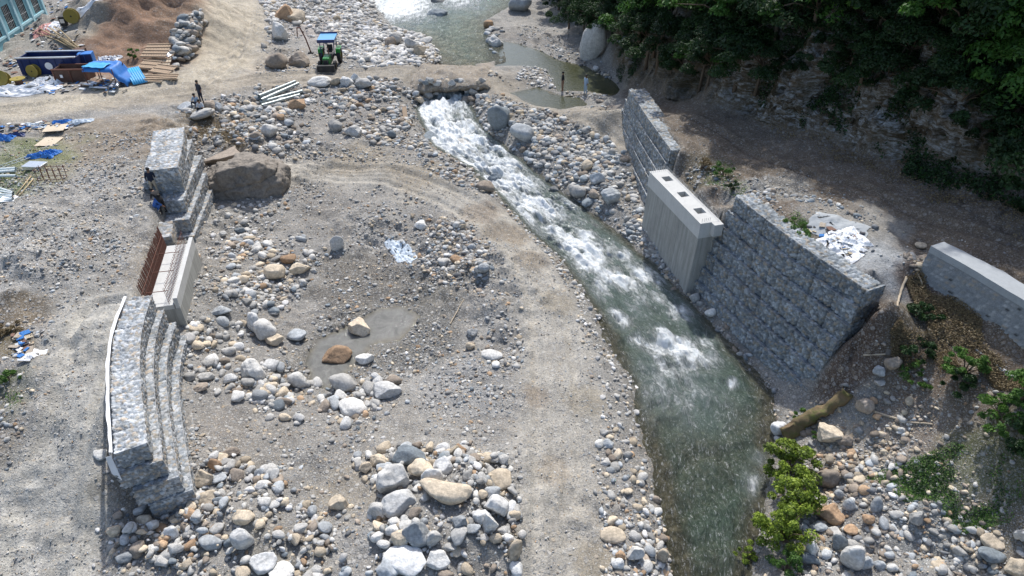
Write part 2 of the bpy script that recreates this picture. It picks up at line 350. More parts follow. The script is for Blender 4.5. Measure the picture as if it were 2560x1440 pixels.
def m_simple(name, c, rough=.6, var=.25, sc=6, metal=0, bumpd=.01, dirt=.25):
    s = NT(name); n1 = s.noise(sc, 5, .65, s.obj()); n2 = s.noise(sc * .3, 3, .6, s.obj())
    c1 = s.mix(n1, tuple(x * (1 - var) for x in c), tuple(min(1, x * (1 + var)) for x in c))
    dm = s.ramp(n2, [(.5, 0.0), (.75, dirt)])
    c2 = s.mix(dm, c1, (.22, .19, .15))
    s.p.inputs['Metallic'].default_value = metal
    return s.fin(c2, rough, s.bump(n1, .4, bumpd))
def m_ground():
    s = NT('earth and gravel'); P = s.pos(); a = s.attr('col').outputs[0]; g = s.attr('gravel').outputs[2]
    warp = s.noise(3, 3, .6, P)
    v1 = s.vor(5.2, P); v2 = s.vor(13, P); v3 = s.vor(28, P)
    n0 = s.noise(.5, 6, .7, P); n1 = s.noise(2.2, 6, .7, P); n2 = s.noise(11, 6, .8, P)
    c = s.mix(.8, a, s.ramp(n1, [(.30, .68), (.5, .97), (.70, 1.3)]), 'MULTIPLY')
    c = s.mix(.7, c, s.ramp(n0, [(.3, .6), (.7, 1.4)]), 'MULTIPLY')
    c = s.mix(.6, c, s.ramp(n2, [(.32, .38), (.5, .95), (.68, 1.75)]), 'MULTIPLY')
    def peb(v, lo, hi, amt, c):
        x = s.n('ShaderNodeSeparateColor'); s.l(v.outputs['Color'], x.inputs[0])
        body = s.ramp(v.outputs['Distance'], [(.36, 1.0), (.55, 0.0)])
        pick = s.ramp(x.outputs[0], [(lo, 0.0), (hi, 1.0)])
        f = s.math('MULTIPLY', s.math('MULTIPLY', body, pick), s.math('MULTIPLY', g, amt))
        pc = s.ramp(x.outputs[1], [(0, (.16, .16, .165)), (.25, (.27, .275, .275)), (.5, (.38, .37, .35)), (.75, (.50, .49, .46)), (.92, (.42, .33, .22)), (1, (.6, .6, .58))])
        return s.mix(f, c, pc), f
    c, f1 = peb(v3, .3, .4, .75, c); c, f2 = peb(v2, .45, .52, .9, c); c, f3 = peb(v1, .74, .77, .9, c)
    hgt = s.math('ADD', s.math('MULTIPLY', f1, .25), s.math('ADD', s.math('MULTIPLY', f2, .5), f3))
    hgt = s.math('ADD', hgt, s.math('MULTIPLY', n2, .5)); hgt = s.math('ADD', hgt, s.math('MULTIPLY', n1, 1.2))
    # broken layered rock where the hillside is bare
    rk = s.attr('rock').outputs[2]; mp = s.n('ShaderNodeMapping'); mp.inputs['Scale'].default_value = (.8, .8, 2.6); mp.inputs['Rotation'].default_value = (.35, .5, 0); s.l(P, mp.inputs[0])
    r1 = s.noise(.8, 6, .75, mp.outputs[0], .8); r2 = s.noise(3.2, 6, .75, mp.outputs[0], .5); vr = s.vor(1.5, mp.outputs[0])
    rc = s.ramp(r2, [(.32, (.05, .045, .035)), (.45, (.20, .17, .12)), (.56, (.42, .43, .43)), (.68, (.66, .68, .70))])
    rc = s.mix(s.ramp(vr.outputs['Distance'], [(.5, 0.0), (.8, .7)]), rc, (.16, .11, .06))
    rf = s.math('MULTIPLY', s.ramp(r1, [(.43, 0.0), (.52, 1.0)]), rk); c = s.mix(rf, c, rc)
    hgt = s.math('ADD', hgt, s.math('MULTIPLY', s.math('MULTIPLY', r2, rk), 4.0))
    wet = s.attr('wet').outputs[2]
    return s.fin(c, s.math('SUBTRACT', .95, s.math('MULTIPLY', wet, .55)), s.bump(hgt, .9, .06), .25)
def m_stone(name, c=None, inst=False):
    s = NT(name); P = s.obj() if not inst else s.pos()
    n1 = s.noise(2.6, 6, .7, P); n2 = s.noise(9, 5, .7, P); n3 = s.noise(38, 3, .7, P)
    wv = s.n('ShaderNodeTexWave'); wv.inputs['Scale'].default_value = 1.6; wv.inputs['Distortion'].default_value = 9; wv.inputs['Detail'].default_value = 4
    s.l(P, wv.inputs['Vector'])
    if c is None: base = s.attr('col').outputs[0]
    else:
        oi = s.n('ShaderNodeObjectInfo').outputs['Random']
        base = s.mix(oi, tuple(x * .78 for x in c), tuple(min(.8, x * 1.22) for x in c))
    b = s.mix(.75, base, s.ramp(n1, [(.3, .62), (.55, 1.05), (.75, 1.3)]), 'MULTIPLY')
    b = s.mix(.45, b, s.ramp(n2, [(.35, .55), (.6, 1.3)]), 'MULTIPLY')
    h = s.math('ADD', s.math('MULTIPLY', n1, 1.0), s.math('ADD', s.math('MULTIPLY', n2, .5), s.math('MULTIPLY', n3, .2)))
    return s.fin(b, .85, s.bump(h, .7, .06), .25)
def m_attr(name, rough=.85, sc=14, amt=.5, bd=.03):
    s = NT(name); P = s.pos(); n = s.noise(sc, 5, .7, P)
    c = s.mix(amt, s.attr('col').outputs[0], s.ramp(n, [(.3, .5), (.7, 1.4)]), 'MULTIPLY')
    return s.fin(c, rough, s.bump(n, .6, bd), .3)
def m_leaf(name, stops):
    s = NT(name); r = s.attr('rnd').outputs[2]; oi = s.n('ShaderNodeObjectInfo').outputs['Random']
    v = s.math('ADD', s.math('MULTIPLY', r, .8), s.math('MULTIPLY', oi, .2))
    c = s.ramp(v, stops); s.fin(c, .55, None, .35)
    tr = s.n('ShaderNodeBsdfTranslucent'); s.l(c, tr.inputs[0]); mx = s.n('ShaderNodeMixShader'); mx.inputs[0].default_value = .3
    s.l(s.p.outputs[0], mx.inputs[1]); s.l(tr.outputs[0], mx.inputs[2]); s.l(mx.outputs[0], s.out.inputs[0])
    return s.m
def m_water(name, foamy=True, mud=False):
    s = NT(name); fl = s.attr('flow').outputs[1] if foamy else s.pos(); P = s.pos()
    cm = s.n('ShaderNodeMapping'); cm.inputs['Scale'].default_value = (1, .42, 1) if foamy else (1, 1, 1); s.l(fl, cm.inputs[0]); F = cm.outputs[0]
    n1 = s.noise(1.3, 7, .75, F, 1.4); n2 = s.noise(3.6, 6, .78, F, 1.8); n3 = s.noise(7, 6, .78, F, 1.6)
    sh = s.attr('shal').outputs[2]; bed = s.noise(3.2, 5, .75, P); vb = s.vor(3.2, P)
    deep = s.mix(s.ramp(n2, [(.35, 0.0), (.65, 1.0)]), (.034, .066, .044), (.155, .22, .165))
    bedc = s.mix(s.ramp(bed, [(.35, 0.0), (.65, 1.0)]), (.06, .05, .03), (.22, .19, .12))
    bedc = s.mix(.6, bedc, s.ramp(vb.outputs['Distance'], [(.15, 1.3), (.6, .45)]), 'MULTIPLY')
    if mud: deep = s.mix(s.ramp(n1, [(.35, 0.0), (.65, 1.0)]), (.085, .088, .08), (.17, .17, .155))
    elif not foamy: deep = s.mix(n1, (.02, .03, .014), (.065, .07, .038))
    c = s.mix(s.math('MULTIPLY', sh, .85), deep, bedc)
    h = s.math('ADD', s.math('MULTIPLY', n1, 1.0), s.math('ADD', s.math('MULTIPLY', n2, .55), s.math('MULTIPLY', n3, .35)))
    rough = .09
    if foamy:
        fo = s.attr('foam').outputs[2]
        tex = s.math('ADD', s.math('MULTIPLY', n2, .62), s.math('MULTIPLY', n1, .38))
        k = s.math('ADD', s.math('MULTIPLY', s.math('SUBTRACT', tex, .5), 3.0), s.math('SUBTRACT', fo, .40))
        fm = s.ramp(k, [(.0, 0.0), (.14, .3), (.4, .8), (.75, 1.0)])
        # sky sparkle painted onto the ripples as thin foam-white lines
        rid = s.ramp(n3, [(.53, 0.0), (.60, .45), (.66, .85)]); rid = s.math('MULTIPLY', rid, s.ramp(n2, [(.44, .12), (.6, 1.0)]))
        fm2 = s.math('MAXIMUM', fm, rid)
        milky = s.mix(s.math('MINIMUM', s.math('MULTIPLY', fo, .9), .95), c, (.36, .44, .41))
        c = s.mix(fm2, milky, s.mix(s.ramp(n3, [(.35, 0.0), (.6, 1.0)]), (.74, .79, .78), (.95, .96, .96)))
        rough = s.math('ADD', .06, s.math('MULTIPLY', fm2, .5))
    if foamy: h = s.math('MULTIPLY', h, s.math('SUBTRACT', 1.0, s.math('MULTIPLY', fm, .6)))
    return s.fin(c, rough, s.bump(h, 1.0 if foamy else .3, .5 if foamy else .06), .6 if foamy else .3)
def m_concrete(name, c=(.34, .34, .315), streak=True):
    s = NT(name); P = s.pos(); n1 = s.noise(1.3, 6, .7, P); n2 = s.noise(22, 4, .7, P)
    mp = s.n('ShaderNodeMapping'); mp.inputs['Scale'].default_value = (3.2, 3.2, .22); s.l(P, mp.inputs[0]); n3 = s.noise(1.6, 5, .7, mp.outputs[0])
    b = s.mix(n1, tuple(x * .8 for x in c), tuple(x * 1.2 for x in c))
    b = s.mix(.7 if streak else .15, b, s.ramp(n3, [(.38, .66), (.58, 1.08)]), 'MULTIPLY')
    b = s.mix(.3, b, s.ramp(n2, [(.3, .7), (.7, 1.2)]), 'MULTIPLY')
    return s.fin(b, .85, s.bump(n2, .3, .01), .3)
def m_foam_surface(): pass

M = {}
M['ground'] = m_ground()
M['stones'] = m_stone('loose stone', None, True)
M['pale'] = m_stone('pale grey rock', (.56, .55, .52))
M['white'] = m_stone('whitish rock', (.60, .60, .585))
M['blue'] = m_stone('blue grey rock', (.38, .40, .41))
M['mid'] = m_stone('mid grey rock', (.42, .41, .385))
M['dark'] = m_stone('dark wet rock', (.16, .165, .165))
M['tan'] = m_stone('tan rock', (.56, .475, .36))
M['rust'] = m_stone('rust stained rock', (.40, .27, .17))
M['brown'] = m_stone('brown grey rock', (.32, .27, .22)); M['bigbrown'] = m_stone('dull brown grey rock', (.225, .20, .17))
M['gabion'] = m_attr('gabion stone', .85, 22, .55)
M['wire'] = m_simple('galvanised wire', (.35, .36, .37), .5, .2, 8, .6)
M['masonry'] = m_attr('mortared rubble', .9, 18, .5)
M['concrete'] = m_concrete('weathered concrete')
M['concrete_top'] = m_concrete('fresh concrete', (.52, .52, .50), False)
M['concrete_blue'] = m_concrete('wet cement render', (.36, .38, .39), False)
M['rustbar'] = m_simple('rusted steel bar', (.15, .065, .045), .8, .3, 20)
M['river'] = m_water('rapid river water', True)
M['pool'] = m_water('still water', False); M['mudwater'] = m_water('muddy puddle water', False, True)
M['leaf_dark'] = m_leaf('deep green leaves', [(0, (.008, .018, .007)), (.5, (.018, .045, .013)), (.85, (.035, .085, .02)), (1, (.06, .13, .03))])  # darkened foliage copy; shade of background crowns put into the colour
M['leaf_bright'] = m_leaf('bright leaves', [(0, (.03, .07, .012)), (.5, (.055, .14, .022)), (.85, (.10, .235, .035)), (1, (.18, .34, .06))])  # brightened foliage copy; highlights of standout crowns put into the colour
M['leaf_mid'] = m_leaf('fresh green leaves', [(0, (.03, .06, .012)), (.5, (.07, .15, .03)), (.85, (.13, .25, .04)), (1, (.2, .33, .06))])
M['leaf_lime'] = m_leaf('yellow green leaves', [(0, (.03, .04, .01)), (.38, (.08, .12, .02)), (.62, (.26, .36, .04)), (1, (.6, .68, .15))])
M['leaf_dry'] = m_leaf('dry grass', [(0, (.08, .055, .03)), (.5, (.2, .15, .08)), (1, (.32, .26, .14))])
M['bark'] = m_simple('bark', (.14, .105, .075), .9, .4, 8, 0, .05)
M['paleroot'] = m_simple('bleached wood', (.42, .35, .26), .85, .3, 10)
M['timber'] = m_simple('weathered timber', (.42, .31, .21), .8, .3, 5)
M['plywood'] = m_simple('plywood', (.55, .46, .34), .7, .12, 3)
M['bamboo'] = m_simple('bamboo', (.40, .31, .18), .6, .3, 5)
M['pipe'] = m_simple('galvanised pipe', (.42, .47, .46), .4, .15, 3, .35)
M['whitepipe'] = m_simple('white plastic pipe', (.62, .68, .68), .4, .1, 3)
M['tin'] = m_simple('silver sheet metal', (.62, .64, .66), .28, .15, 3, .7)
M['whitetarp'] = m_simple('white tarpaulin', (.76, .77, .78), .55, .1, 2, dirt=.15)
M['bluetarp'] = m_simple('bright blue tarpaulin', (.03, .17, .50), .5, .25, 2, dirt=.12)
M['skytarp'] = m_simple('light blue sheet', (.05, .34, .62), .45, .15, 2, dirt=.1)
M['paleplastic'] = m_simple('pale blue plastic film', (.50, .57, .63), .4, .12, 3, dirt=.2)
M['navy'] = m_simple('dark blue paint', (.012, .03, .12), .4, .3, 3, dirt=.2)
M['green'] = m_simple('green tractor paint', (.02, .22, .04), .35, .2, 4, dirt=.1)
M['tractorblue'] = m_simple('tractor roof paint', (.10, .32, .60), .4, .15, 3, dirt=.15)
M['black'] = m_simple('black rubber and iron', (.025, .025, .027), .7, .3, 6)
M['glass'] = m_simple('dark window glass', (.02, .03, .035), .12, .2, 2, dirt=0)
M['reel'] = m_simple('olive cable reel', (.28, .22, .05), .7, .2, 4)
M['turquoise'] = m_simple('turquoise wall paint', (.22, .44, .50), .7, .06, 1.2, dirt=.06)
M['turq_light'] = m_simple('pale turquoise trim', (.42, .64, .70), .7, .06, 2, dirt=.06)
M['roofgrey'] = m_simple('grey roof sheet', (.5, .52, .52), .6, .1, 2)
M['rustbox'] = m_simple('rusty brown steel', (.10, .055, .04), .75, .4, 5)
M['redsheet'] = m_simple('faded red sheet', (.5, .25, .22), .7, .3, 2)
M['skin'] = m_simple('skin', (.25, .14, .09), .6, .1, 10, dirt=0)
M['hair'] = m_simple('black hair', (.012, .011, .010), .6, .2, 20, dirt=0)
for k, c in dict(c_navy=(.015, .02, .04), c_khaki=(.42, .36, .27), c_blue=(.05, .13, .38), c_white=(.6, .62, .66), c_sky=(.35, .45, .56), c_black=(.02, .02, .022), c_dark=(.04, .045, .06)).items():
    M[k] = m_simple('cloth ' + k[2:], c, .8, .15, 12, dirt=.05)
# ------------------------------------------------------------------ the ground sheet with its earth colours
def terrain():
    X, Y, Z = GX, GY, GZ; n0, n1 = X.shape
    C = np.zeros(X.shape + (3,)); C[:] = (.30, .285, .262)
    grav = np.full(X.shape, .75); wet = np.zeros(X.shape)
    nz = fbm(X, Y, .25, 4) + .5; nz2 = fbm(X + 31, Y + 7, .7, 4) + .5
    C = C * (1 - .6 * nz[..., None]) + np.array((.20, .175, .15)) * (.6 * nz[..., None])
    def paint(m, c): 
        nonlocal C
        m = np.clip(m, 0, 1)[..., None]; C = C * (1 - m) + np.array(c) * m
    def spot(u, v, r, c, st=1.0, gr=None, wt=None, asp=1.0):
        nonlocal grav, wet
        p = ground(u, v)[0]; d = np.hypot((X - p[0]) / asp, Y - p[1]) / r + .5 * (nz2 - .5)
        m = st * (1 - sstep(.6, 1.15, d)); paint(m, c)
        if gr is not None: grav = grav * (1 - m) + gr * m
        if wt is not None: wet = np.maximum(wet, m * wt)
    def track(pl, wd, c, st=.85):
        nonlocal grav
        d, _, arc = polyd(X, Y, xy(pl)); m = st * (1 - sstep(wd * .55, wd * 1.25, d + .9 * (nz2 - .5)))
        paint(m, c); grav = grav * (1 - .3 * m)
        r = .5 * np.exp(-((d - .85) / .25) ** 2); paint(r * st, tuple(k * 1.22 for k in c))
    # upper site and slopes
    m = (1 - sstep(-.3, .3, 0 * X)) * 0
    for u, v, r, c, st, gr in [
        (350,400,4,(.25,.20,.15),.9,.5),(250,350,5,(.26,.21,.155),.9,.4),(380,340,3,(.22,.17,.12),.8,.4),(150,560,4,(.24,.215,.185),.7,.9),(60,600,3,(.40,.39,.37),.6,.9),(280,440,3,(.38,.37,.34),.6,.9),(280,640,2.5,(.21,.18,.145),.7,.9),(150,760,2,(.23,.2,.17),.7,.9),(20,1150,1.6,(.17,.14,.11),.8,.7),(30,1250,1.4,(.18,.155,.125),.8,.7),(250,1240,1.2,(.25,.215,.16),.7,.5),(330,1290,1.3,(.22,.19,.15),.7,.8),(150,480,4,(.33,.31,.28),.7,.8),(250,500,4,(.36,.34,.31),.6,.8),
        (60,400,3.5,(.16,.18,.07),.8,.3),(30,470,2.5,(.13,.17,.06),.8,.3),(110,440,2,(.22,.2,.12),.7,.4),(200,690,2.2,(.21,.18,.145),.8,.8),(320,680,2.4,(.23,.2,.16),.6,.8),(90,640,4,(.36,.35,.33),.7,.9),
        (30,800,1.6,(.12,.085,.045),.8,.5),(20,1000,1.3,(.09,.11,.04),.8,.3),(10,860,1.2,(.13,.10,.05),.8,.4),(70,1000,1.2,(.22,.2,.17),.6,.8),
        (350,70,9.5,(.255,.155,.10),1,.2),(490,60,3.5,(.24,.155,.10),.8,.3),(180,70,3.5,(.3,.27,.2),.6,.4),(100,100,5,(.34,.32,.28),.6,.5),(60,230,4,(.4,.38,.34),.5,.4),
        (540,330,2.3,(.26,.19,.10),.9,.5),(600,330,2.5,(.24,.17,.09),.7,.6),(500,300,2,(.22,.17,.11),.8,.5),(470,350,1.4,(.15,.12,.08),.7,.5),
        # pit floor, darker and damp
        (930,760,3.6,(.14,.13,.115),.9,.7),(1050,850,3.0,(.125,.12,.108),.9,.7),(820,930,2.4,(.17,.155,.13),.8,.7),(900,690,3,(.14,.125,.105),.85,.7),(1080,720,2.4,(.13,.12,.10),.9,.7),(1000,720,2.0,(.13,.12,.105),.9,.7),
        (600,700,2.2,(.25,.23,.2),.6,.8),(600,580,2.4,(.27,.25,.22),.6,.9),(560,1080,1.6,(.22,.195,.17),.7,.8),(760,1180,1.9,(.215,.205,.19),.8,.9),(650,1120,1.6,(.2,.18,.155),.6,.8),(860,1230,1.6,(.26,.225,.175),.7,.7),
        (420,1390,1.6,(.24,.22,.19),.6,.7),(700,1390,1.5,(.27,.25,.21),.6,.6),(1000,1060,3,(.27,.25,.22),.5,.8),(1150,960,2.2,(.3,.3,.3),.6,.95),
        (900,400,3.5,(.27,.24,.195),.8,.5),(750,420,3,(.27,.235,.19),.7,.5),(1050,450,3,(.29,.26,.21),.8,.5),(1270,590,1.8,(.27,.225,.17),.8,.25),(1330,640,1.4,(.265,.225,.175),.8,.25),(1200,540,1.6,(.28,.24,.19),.7,.3),
        (720,330,3,(.24,.22,.2),.6,.8),(860,260,4,(.27,.25,.23),.5,.9),(820,80,5,(.42,.37,.34),.7,.3),(700,150,4,(.36,.31,.25),.7,.4),
        (1160,180,4,(.35,.29,.23),.85,.3),(1260,200,3,(.34,.30,.25),.6,.3),(1400,285,2.5,(.27,.24,.21),.8,.8),(1500,275,2,(.22,.18,.15),.8,.6),(970,178,3,(.33,.31,.28),.7,.5),(700,190,4,(.37,.31,.24),.8,.3),
        (1560,500,1.6,(.2,.18,.16),.7,.9),(1340,100,5,(.22,.2,.18),.6,.5)]:
        spot(u, v, r, c, st, gr)
    track(ROADL, 3.0, (.45, .39, .30), .95); track(ROADX, 2.1, (.33, .285, .225), .75); track(HAUL, 2.0, (.42, .385, .33), .72); track(TRACKL, 2.2, (.42, .40, .355), .75)
    for u, v, r, c in [(1200,530,1.5,(.25,.20,.15)),(1270,590,1.6,(.23,.185,.135)),(1330,650,1.3,(.23,.19,.145)),(900,400,2.5,(.27,.225,.165)),(1040,440,2.6,(.28,.235,.175)),(1340,1000,.8,(.30,.24,.18)),(1390,760,1.0,(.29,.25,.19)),(1460,1000,1.0,(.31,.27,.21)),(1480,1400,.8,(.27,.23,.17)),(1380,1180,.9,(.33,.28,.22))]: spot(u, v, r, c, .75, .45)
    for u, v, r in [(150,1400,2.0),(200,1150,1.6),(230,960,1.4),(60,1250,1.2)]: spot(u, v, r, (.44,.42,.38), .6, .5)
    # right bank: brown soil with road and slope shade put into it, rocky face
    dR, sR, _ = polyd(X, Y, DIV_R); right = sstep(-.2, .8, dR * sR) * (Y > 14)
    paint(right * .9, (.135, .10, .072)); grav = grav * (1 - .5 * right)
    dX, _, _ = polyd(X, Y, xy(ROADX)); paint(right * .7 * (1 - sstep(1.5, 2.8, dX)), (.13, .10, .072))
    for u, v, r, c, st, gr in [(2150,570,2.6,(.30,.28,.25),.9,.2),(2230,650,1.9,(.33,.34,.35),.85,.2),(2060,530,1.5,(.2,.18,.155),.7,.8),(1960,470,1.8,(.22,.205,.18),.8,.9),(1880,480,1.4,(.24,.23,.21),.8,.9),(1760,440,1.6,(.12,.10,.06),.8,.5),
        (1990,590,.9,(.05,.08,.025),.8,.2),(2300,700,1.2,(.085,.055,.04),.9,.3),(2200,820,1.5,(.10,.07,.05),.9,.3),(2130,930,1.0,(.10,.068,.05),.9,.4),
        (2300,860,1.6,(.10,.08,.05),.8,.3),(2450,930,1.7,(.13,.095,.065),.9,.3),(2330,980,1.4,(.14,.10,.07),.85,.4),(2250,1010,1.3,(.15,.11,.08),.8,.5),(2350,1090,1.3,(.17,.13,.095),.8,.5),(2450,1050,1.6,(.15,.12,.09),.8,.4),(2150,1130,1.8,(.33,.29,.23),.8,.9),(2250,1080,1.4,(.24,.19,.15),.7,.7),
        (2450,1200,1.9,(.12,.125,.06),.8,.5),(2300,1200,1.0,(.12,.12,.06),.7,.4),(2300,1340,1.4,(.28,.28,.265),.8,.5),(2480,1330,1.1,(.16,.135,.10),.8,.8),(2080,1380,1.0,(.25,.25,.24),.7,.9)]:
        spot(u, v, r, c, st, gr)
    dc, sc_, _ = polyd(X, Y, CLIFF); dc = -dc * sc_
    hill = sstep(-.5, 1.2, dc + nz - .5)
    rock = hill * (1 - sstep(4, 5.5, dc))
    P3 = np.stack([X, Y, Z * 1.6], -1).reshape(-1, 3); hm = (hill > .02).ravel(); bb = np.zeros(X.size); bb[hm] = n3(P3[hm], .42, 5, .6); bb2 = np.zeros(X.size); bb2[hm] = n3(P3[hm] + 50, .9, 4)
    band = bb.reshape(X.shape) + .5; bn2 = bb2.reshape(X.shape)
    gy_, gx_ = np.gradient(Z)[1], np.gradient(Z)[0]
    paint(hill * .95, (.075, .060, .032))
    pv = ground(2080, 300)[0]; out = 1 - sstep(6, 11, np.hypot(X - pv[0], Y - pv[1])); rm = rock * sstep(.46, .56, band + .10 * out - .02); paint(rock * .6 * sstep(-.05, .1, bn2), (.17, .12, .07)); ROCK = np.clip(rock * (.25 + .95 * out), 0, 1)
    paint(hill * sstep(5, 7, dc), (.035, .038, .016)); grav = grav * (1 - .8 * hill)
    # beside the upstream pools the hillside foot is grey sediment
    spot(1440, 150, 4, (.21, .195, .17), .7, .4); spot(1350, 60, 5, (.30, .28, .25), .7, .5)
    # damp edges
    dr, _, _ = polyd(X, Y, RIVPOLY + [RIVPOLY[0]]); ins = inpoly(X, Y, RIVPOLY)
    m = np.where(ins, 1, 1 - sstep(.1, .7, dr + .3 * (nz2 - .5))); paint(m * .7, (.10, .085, .06)); wet = np.maximum(wet, m)
    for pg in POOLS + [PUD]:
        d, _, _ = polyd(X, Y, pg + [pg[0]]); i2 = inpoly(X, Y, pg); m = np.where(i2, 1, 1 - sstep(.1, .8, d + .4 * (nz2 - .5)))
        paint(m * .6, (.13, .12, .10)); wet = np.maximum(wet, m)
    V = np.stack([X, Y, Z], -1).reshape(-1, 3); I = np.arange(n0 * n1).reshape(n0, n1)
    F = np.stack([I[:-1, :-1], I[1:, :-1], I[1:, 1:], I[:-1, 1:]], -1).reshape(-1, 4)
    dp = hill.ravel()[hm] * (dc.ravel()[hm] > .2); strata = n3(np.stack([V[hm, 0] * .35, V[hm, 1] * .35, V[hm, 2] * 2.2 + V[hm, 0] * .5], -1), 1.0, 4)
    off = (n3(V[hm], .55, 5, .55, 3) * 1.9 + np.abs(strata) * 1.1) * dp
    V[hm, 0] -= off * .72; V[hm, 1] -= off * .62; V[hm, 2] += off * .25
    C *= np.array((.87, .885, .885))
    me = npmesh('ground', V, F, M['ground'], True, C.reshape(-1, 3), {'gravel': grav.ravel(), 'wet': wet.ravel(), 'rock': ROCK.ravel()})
    tag(link('ground', me), 'grey gravel river bed with dirt tracks and a steep hillside', None, None, 'structure')
terrain()

# ------------------------------------------------------------------ river and still pools
FOAM = [(1120,240,2.6,1.1),(1090,280,3.4,1.2),(1110,320,3.4,1.2),(1150,350,3.2,1.2),(1200,390,3.0,1.15),(1240,420,2.6,1.1),(1290,460,2.4,1.1),(1320,500,2.2,1.0),(1370,530,2.2,1.0),(1400,560,1.9,.95),
        (1440,610,1.8,1.0),(1480,640,1.8,1.0),(1540,690,1.5,.92),(1590,700,1.2,.95),(1650,700,.8,.8),(1430,580,1.2,.9),(1620,680,1.0,.95),(1560,640,.8,.7),(1560,800,.7,.85),(1540,780,.5,.8),(1650,860,1.1,1.1),(1700,870,1.0,1.1),(1740,895,1.1,.95),(1600,850,.6,.95),
        (1690,920,1.3,.8),(1700,780,.9,.8),(1650,740,.9,.75),(1500,720,1.1,.7),(1760,850,.7,.7),(1640,960,1.8,.55),(1720,980,1.8,.55),(1890,1210,.5,.8),(1905,1150,.4,.7),(1830,960,.25,.9),(1550,580,.4,.7),(1490,560,.5,.7),(1600,760,1.5,.5)]
def river():
    def rs(pl, n):
        pl = np.array(pl); d = np.r_[0, np.cumsum(np.linalg.norm(np.diff(pl[:, :2], axis=0), axis=1))]
        # keep both banks in step by vertex index
        k = np.linspace(0, len(pl) - 1, n); i = np.minimum(k.astype(int), len(pl) - 2); f = (k - i)[:, None]
        return pl[i] * (1 - f) + pl[i + 1] * f
    k = 17
    L = np.array(wl); R = np.array(wr)
    def arc(pl):
        d = np.r_[0, np.cumsum(np.linalg.norm(np.diff(pl[:, :2], axis=0), axis=1))]; return d / d[-1]
    n = 620; t = np.linspace(0, 1, n)
    Lr = np.stack([np.interp(t, arc(L), L[:, i]) for i in range(2)], -1); Rr = np.stack([np.interp(t, arc(R), R[:, i]) for i in range(2)], -1)
    for A in (Lr, Rr):
        for _ in range(12): A[1:-1] = (A[:-2] + A[1:-1] * 2 + A[2:]) / 4
    m = 110; s = np.linspace(-.28, 1.28, m)
    XY = Lr[:, None] * (1 - s[None, :, None]) + Rr[:, None] * s[None, :, None]
    X, Y = XY[..., 0], XY[..., 1]
    mid = (Lr + Rr) / 2; al = np.r_[0, np.cumsum(np.linalg.norm(np.diff(mid, axis=0), axis=1))]
    wdt = np.linalg.norm(Rr - Lr, axis=1)
    A = np.broadcast_to(al[:, None], X.shape); T = (s[None, :] - .5) * np.maximum(wdt[:, None], 3)
    foam = np.zeros(X.shape)
    for u, v, r, st in FOAM:
        p = onwater(np.array([u]), np.array([v]))[0]; d = np.hypot(X - p[0], (Y - p[1]) * .8) / r
        foam = np.maximum(foam, st * np.exp(-(d ** 2) * .9))
    foam = np.clip(foam, 0, 1.25)
    edge = np.clip(np.minimum(s, 1 - s)[None, :] * np.maximum(wdt[:, None], 2), 0, None)
    amp = .085 + .36 * foam
    tb = fbm(A * .55, T, 1.3, 5); tb2 = fbm(A * .45 + T * .25, T * .9 - A * .12, 3.2, 4)
    # standing ripples that trail diagonally downstream in the lower reach
    low = sstep(0, 6, al - al[-1] + 22)[:, None]
    rip = np.sin(A * 3.3 + T * 1.9 + 5 * fbm(A, T, .6, 3)) * .09 * low
    tb3 = fbm(A + 31, T, 5.5, 3)
    Z = zwater(Y) + (tb * 1.0 * amp + tb2 * amp * .8 + tb3 * amp * .35 + rip) * np.clip(edge * 1.6, .12, 1)
    # raised flow over the drop below the crossing
    p = onwater(np.array([1130]), np.array([235]))[0]; Z = Z + .35 * np.exp(-((X - p[0]) ** 2 + (Y - p[1]) ** 2) / 3)
    foam = np.clip(foam * (.95 + .7 * tb) * np.clip(edge * 2.2 + .25, .25, 1), 0, 1.3)
    shal = np.clip(1 - edge / .9, 0, 1) + .35 * low + .5 * fbm(A, T, .5, 3) * low
    V = np.stack([X, Y, Z], -1).reshape(-1, 3); I = np.arange(n * m).reshape(n, m)
    F = np.stack([I[:-1, :-1], I[1:, :-1], I[1:, 1:], I[:-1, 1:]], -1).reshape(-1, 4)
    me = npmesh('river', V, F, M['river'], True, None, {'foam': foam.ravel(), 'shal': np.clip(shal, 0, 1).ravel(), 'flow': np.stack([T, A, 0 * A], -1).reshape(-1, 3)})
    tag(link('river', me), 'fast green river with white rapids between the stone walls', None, None, 'structure')
river()
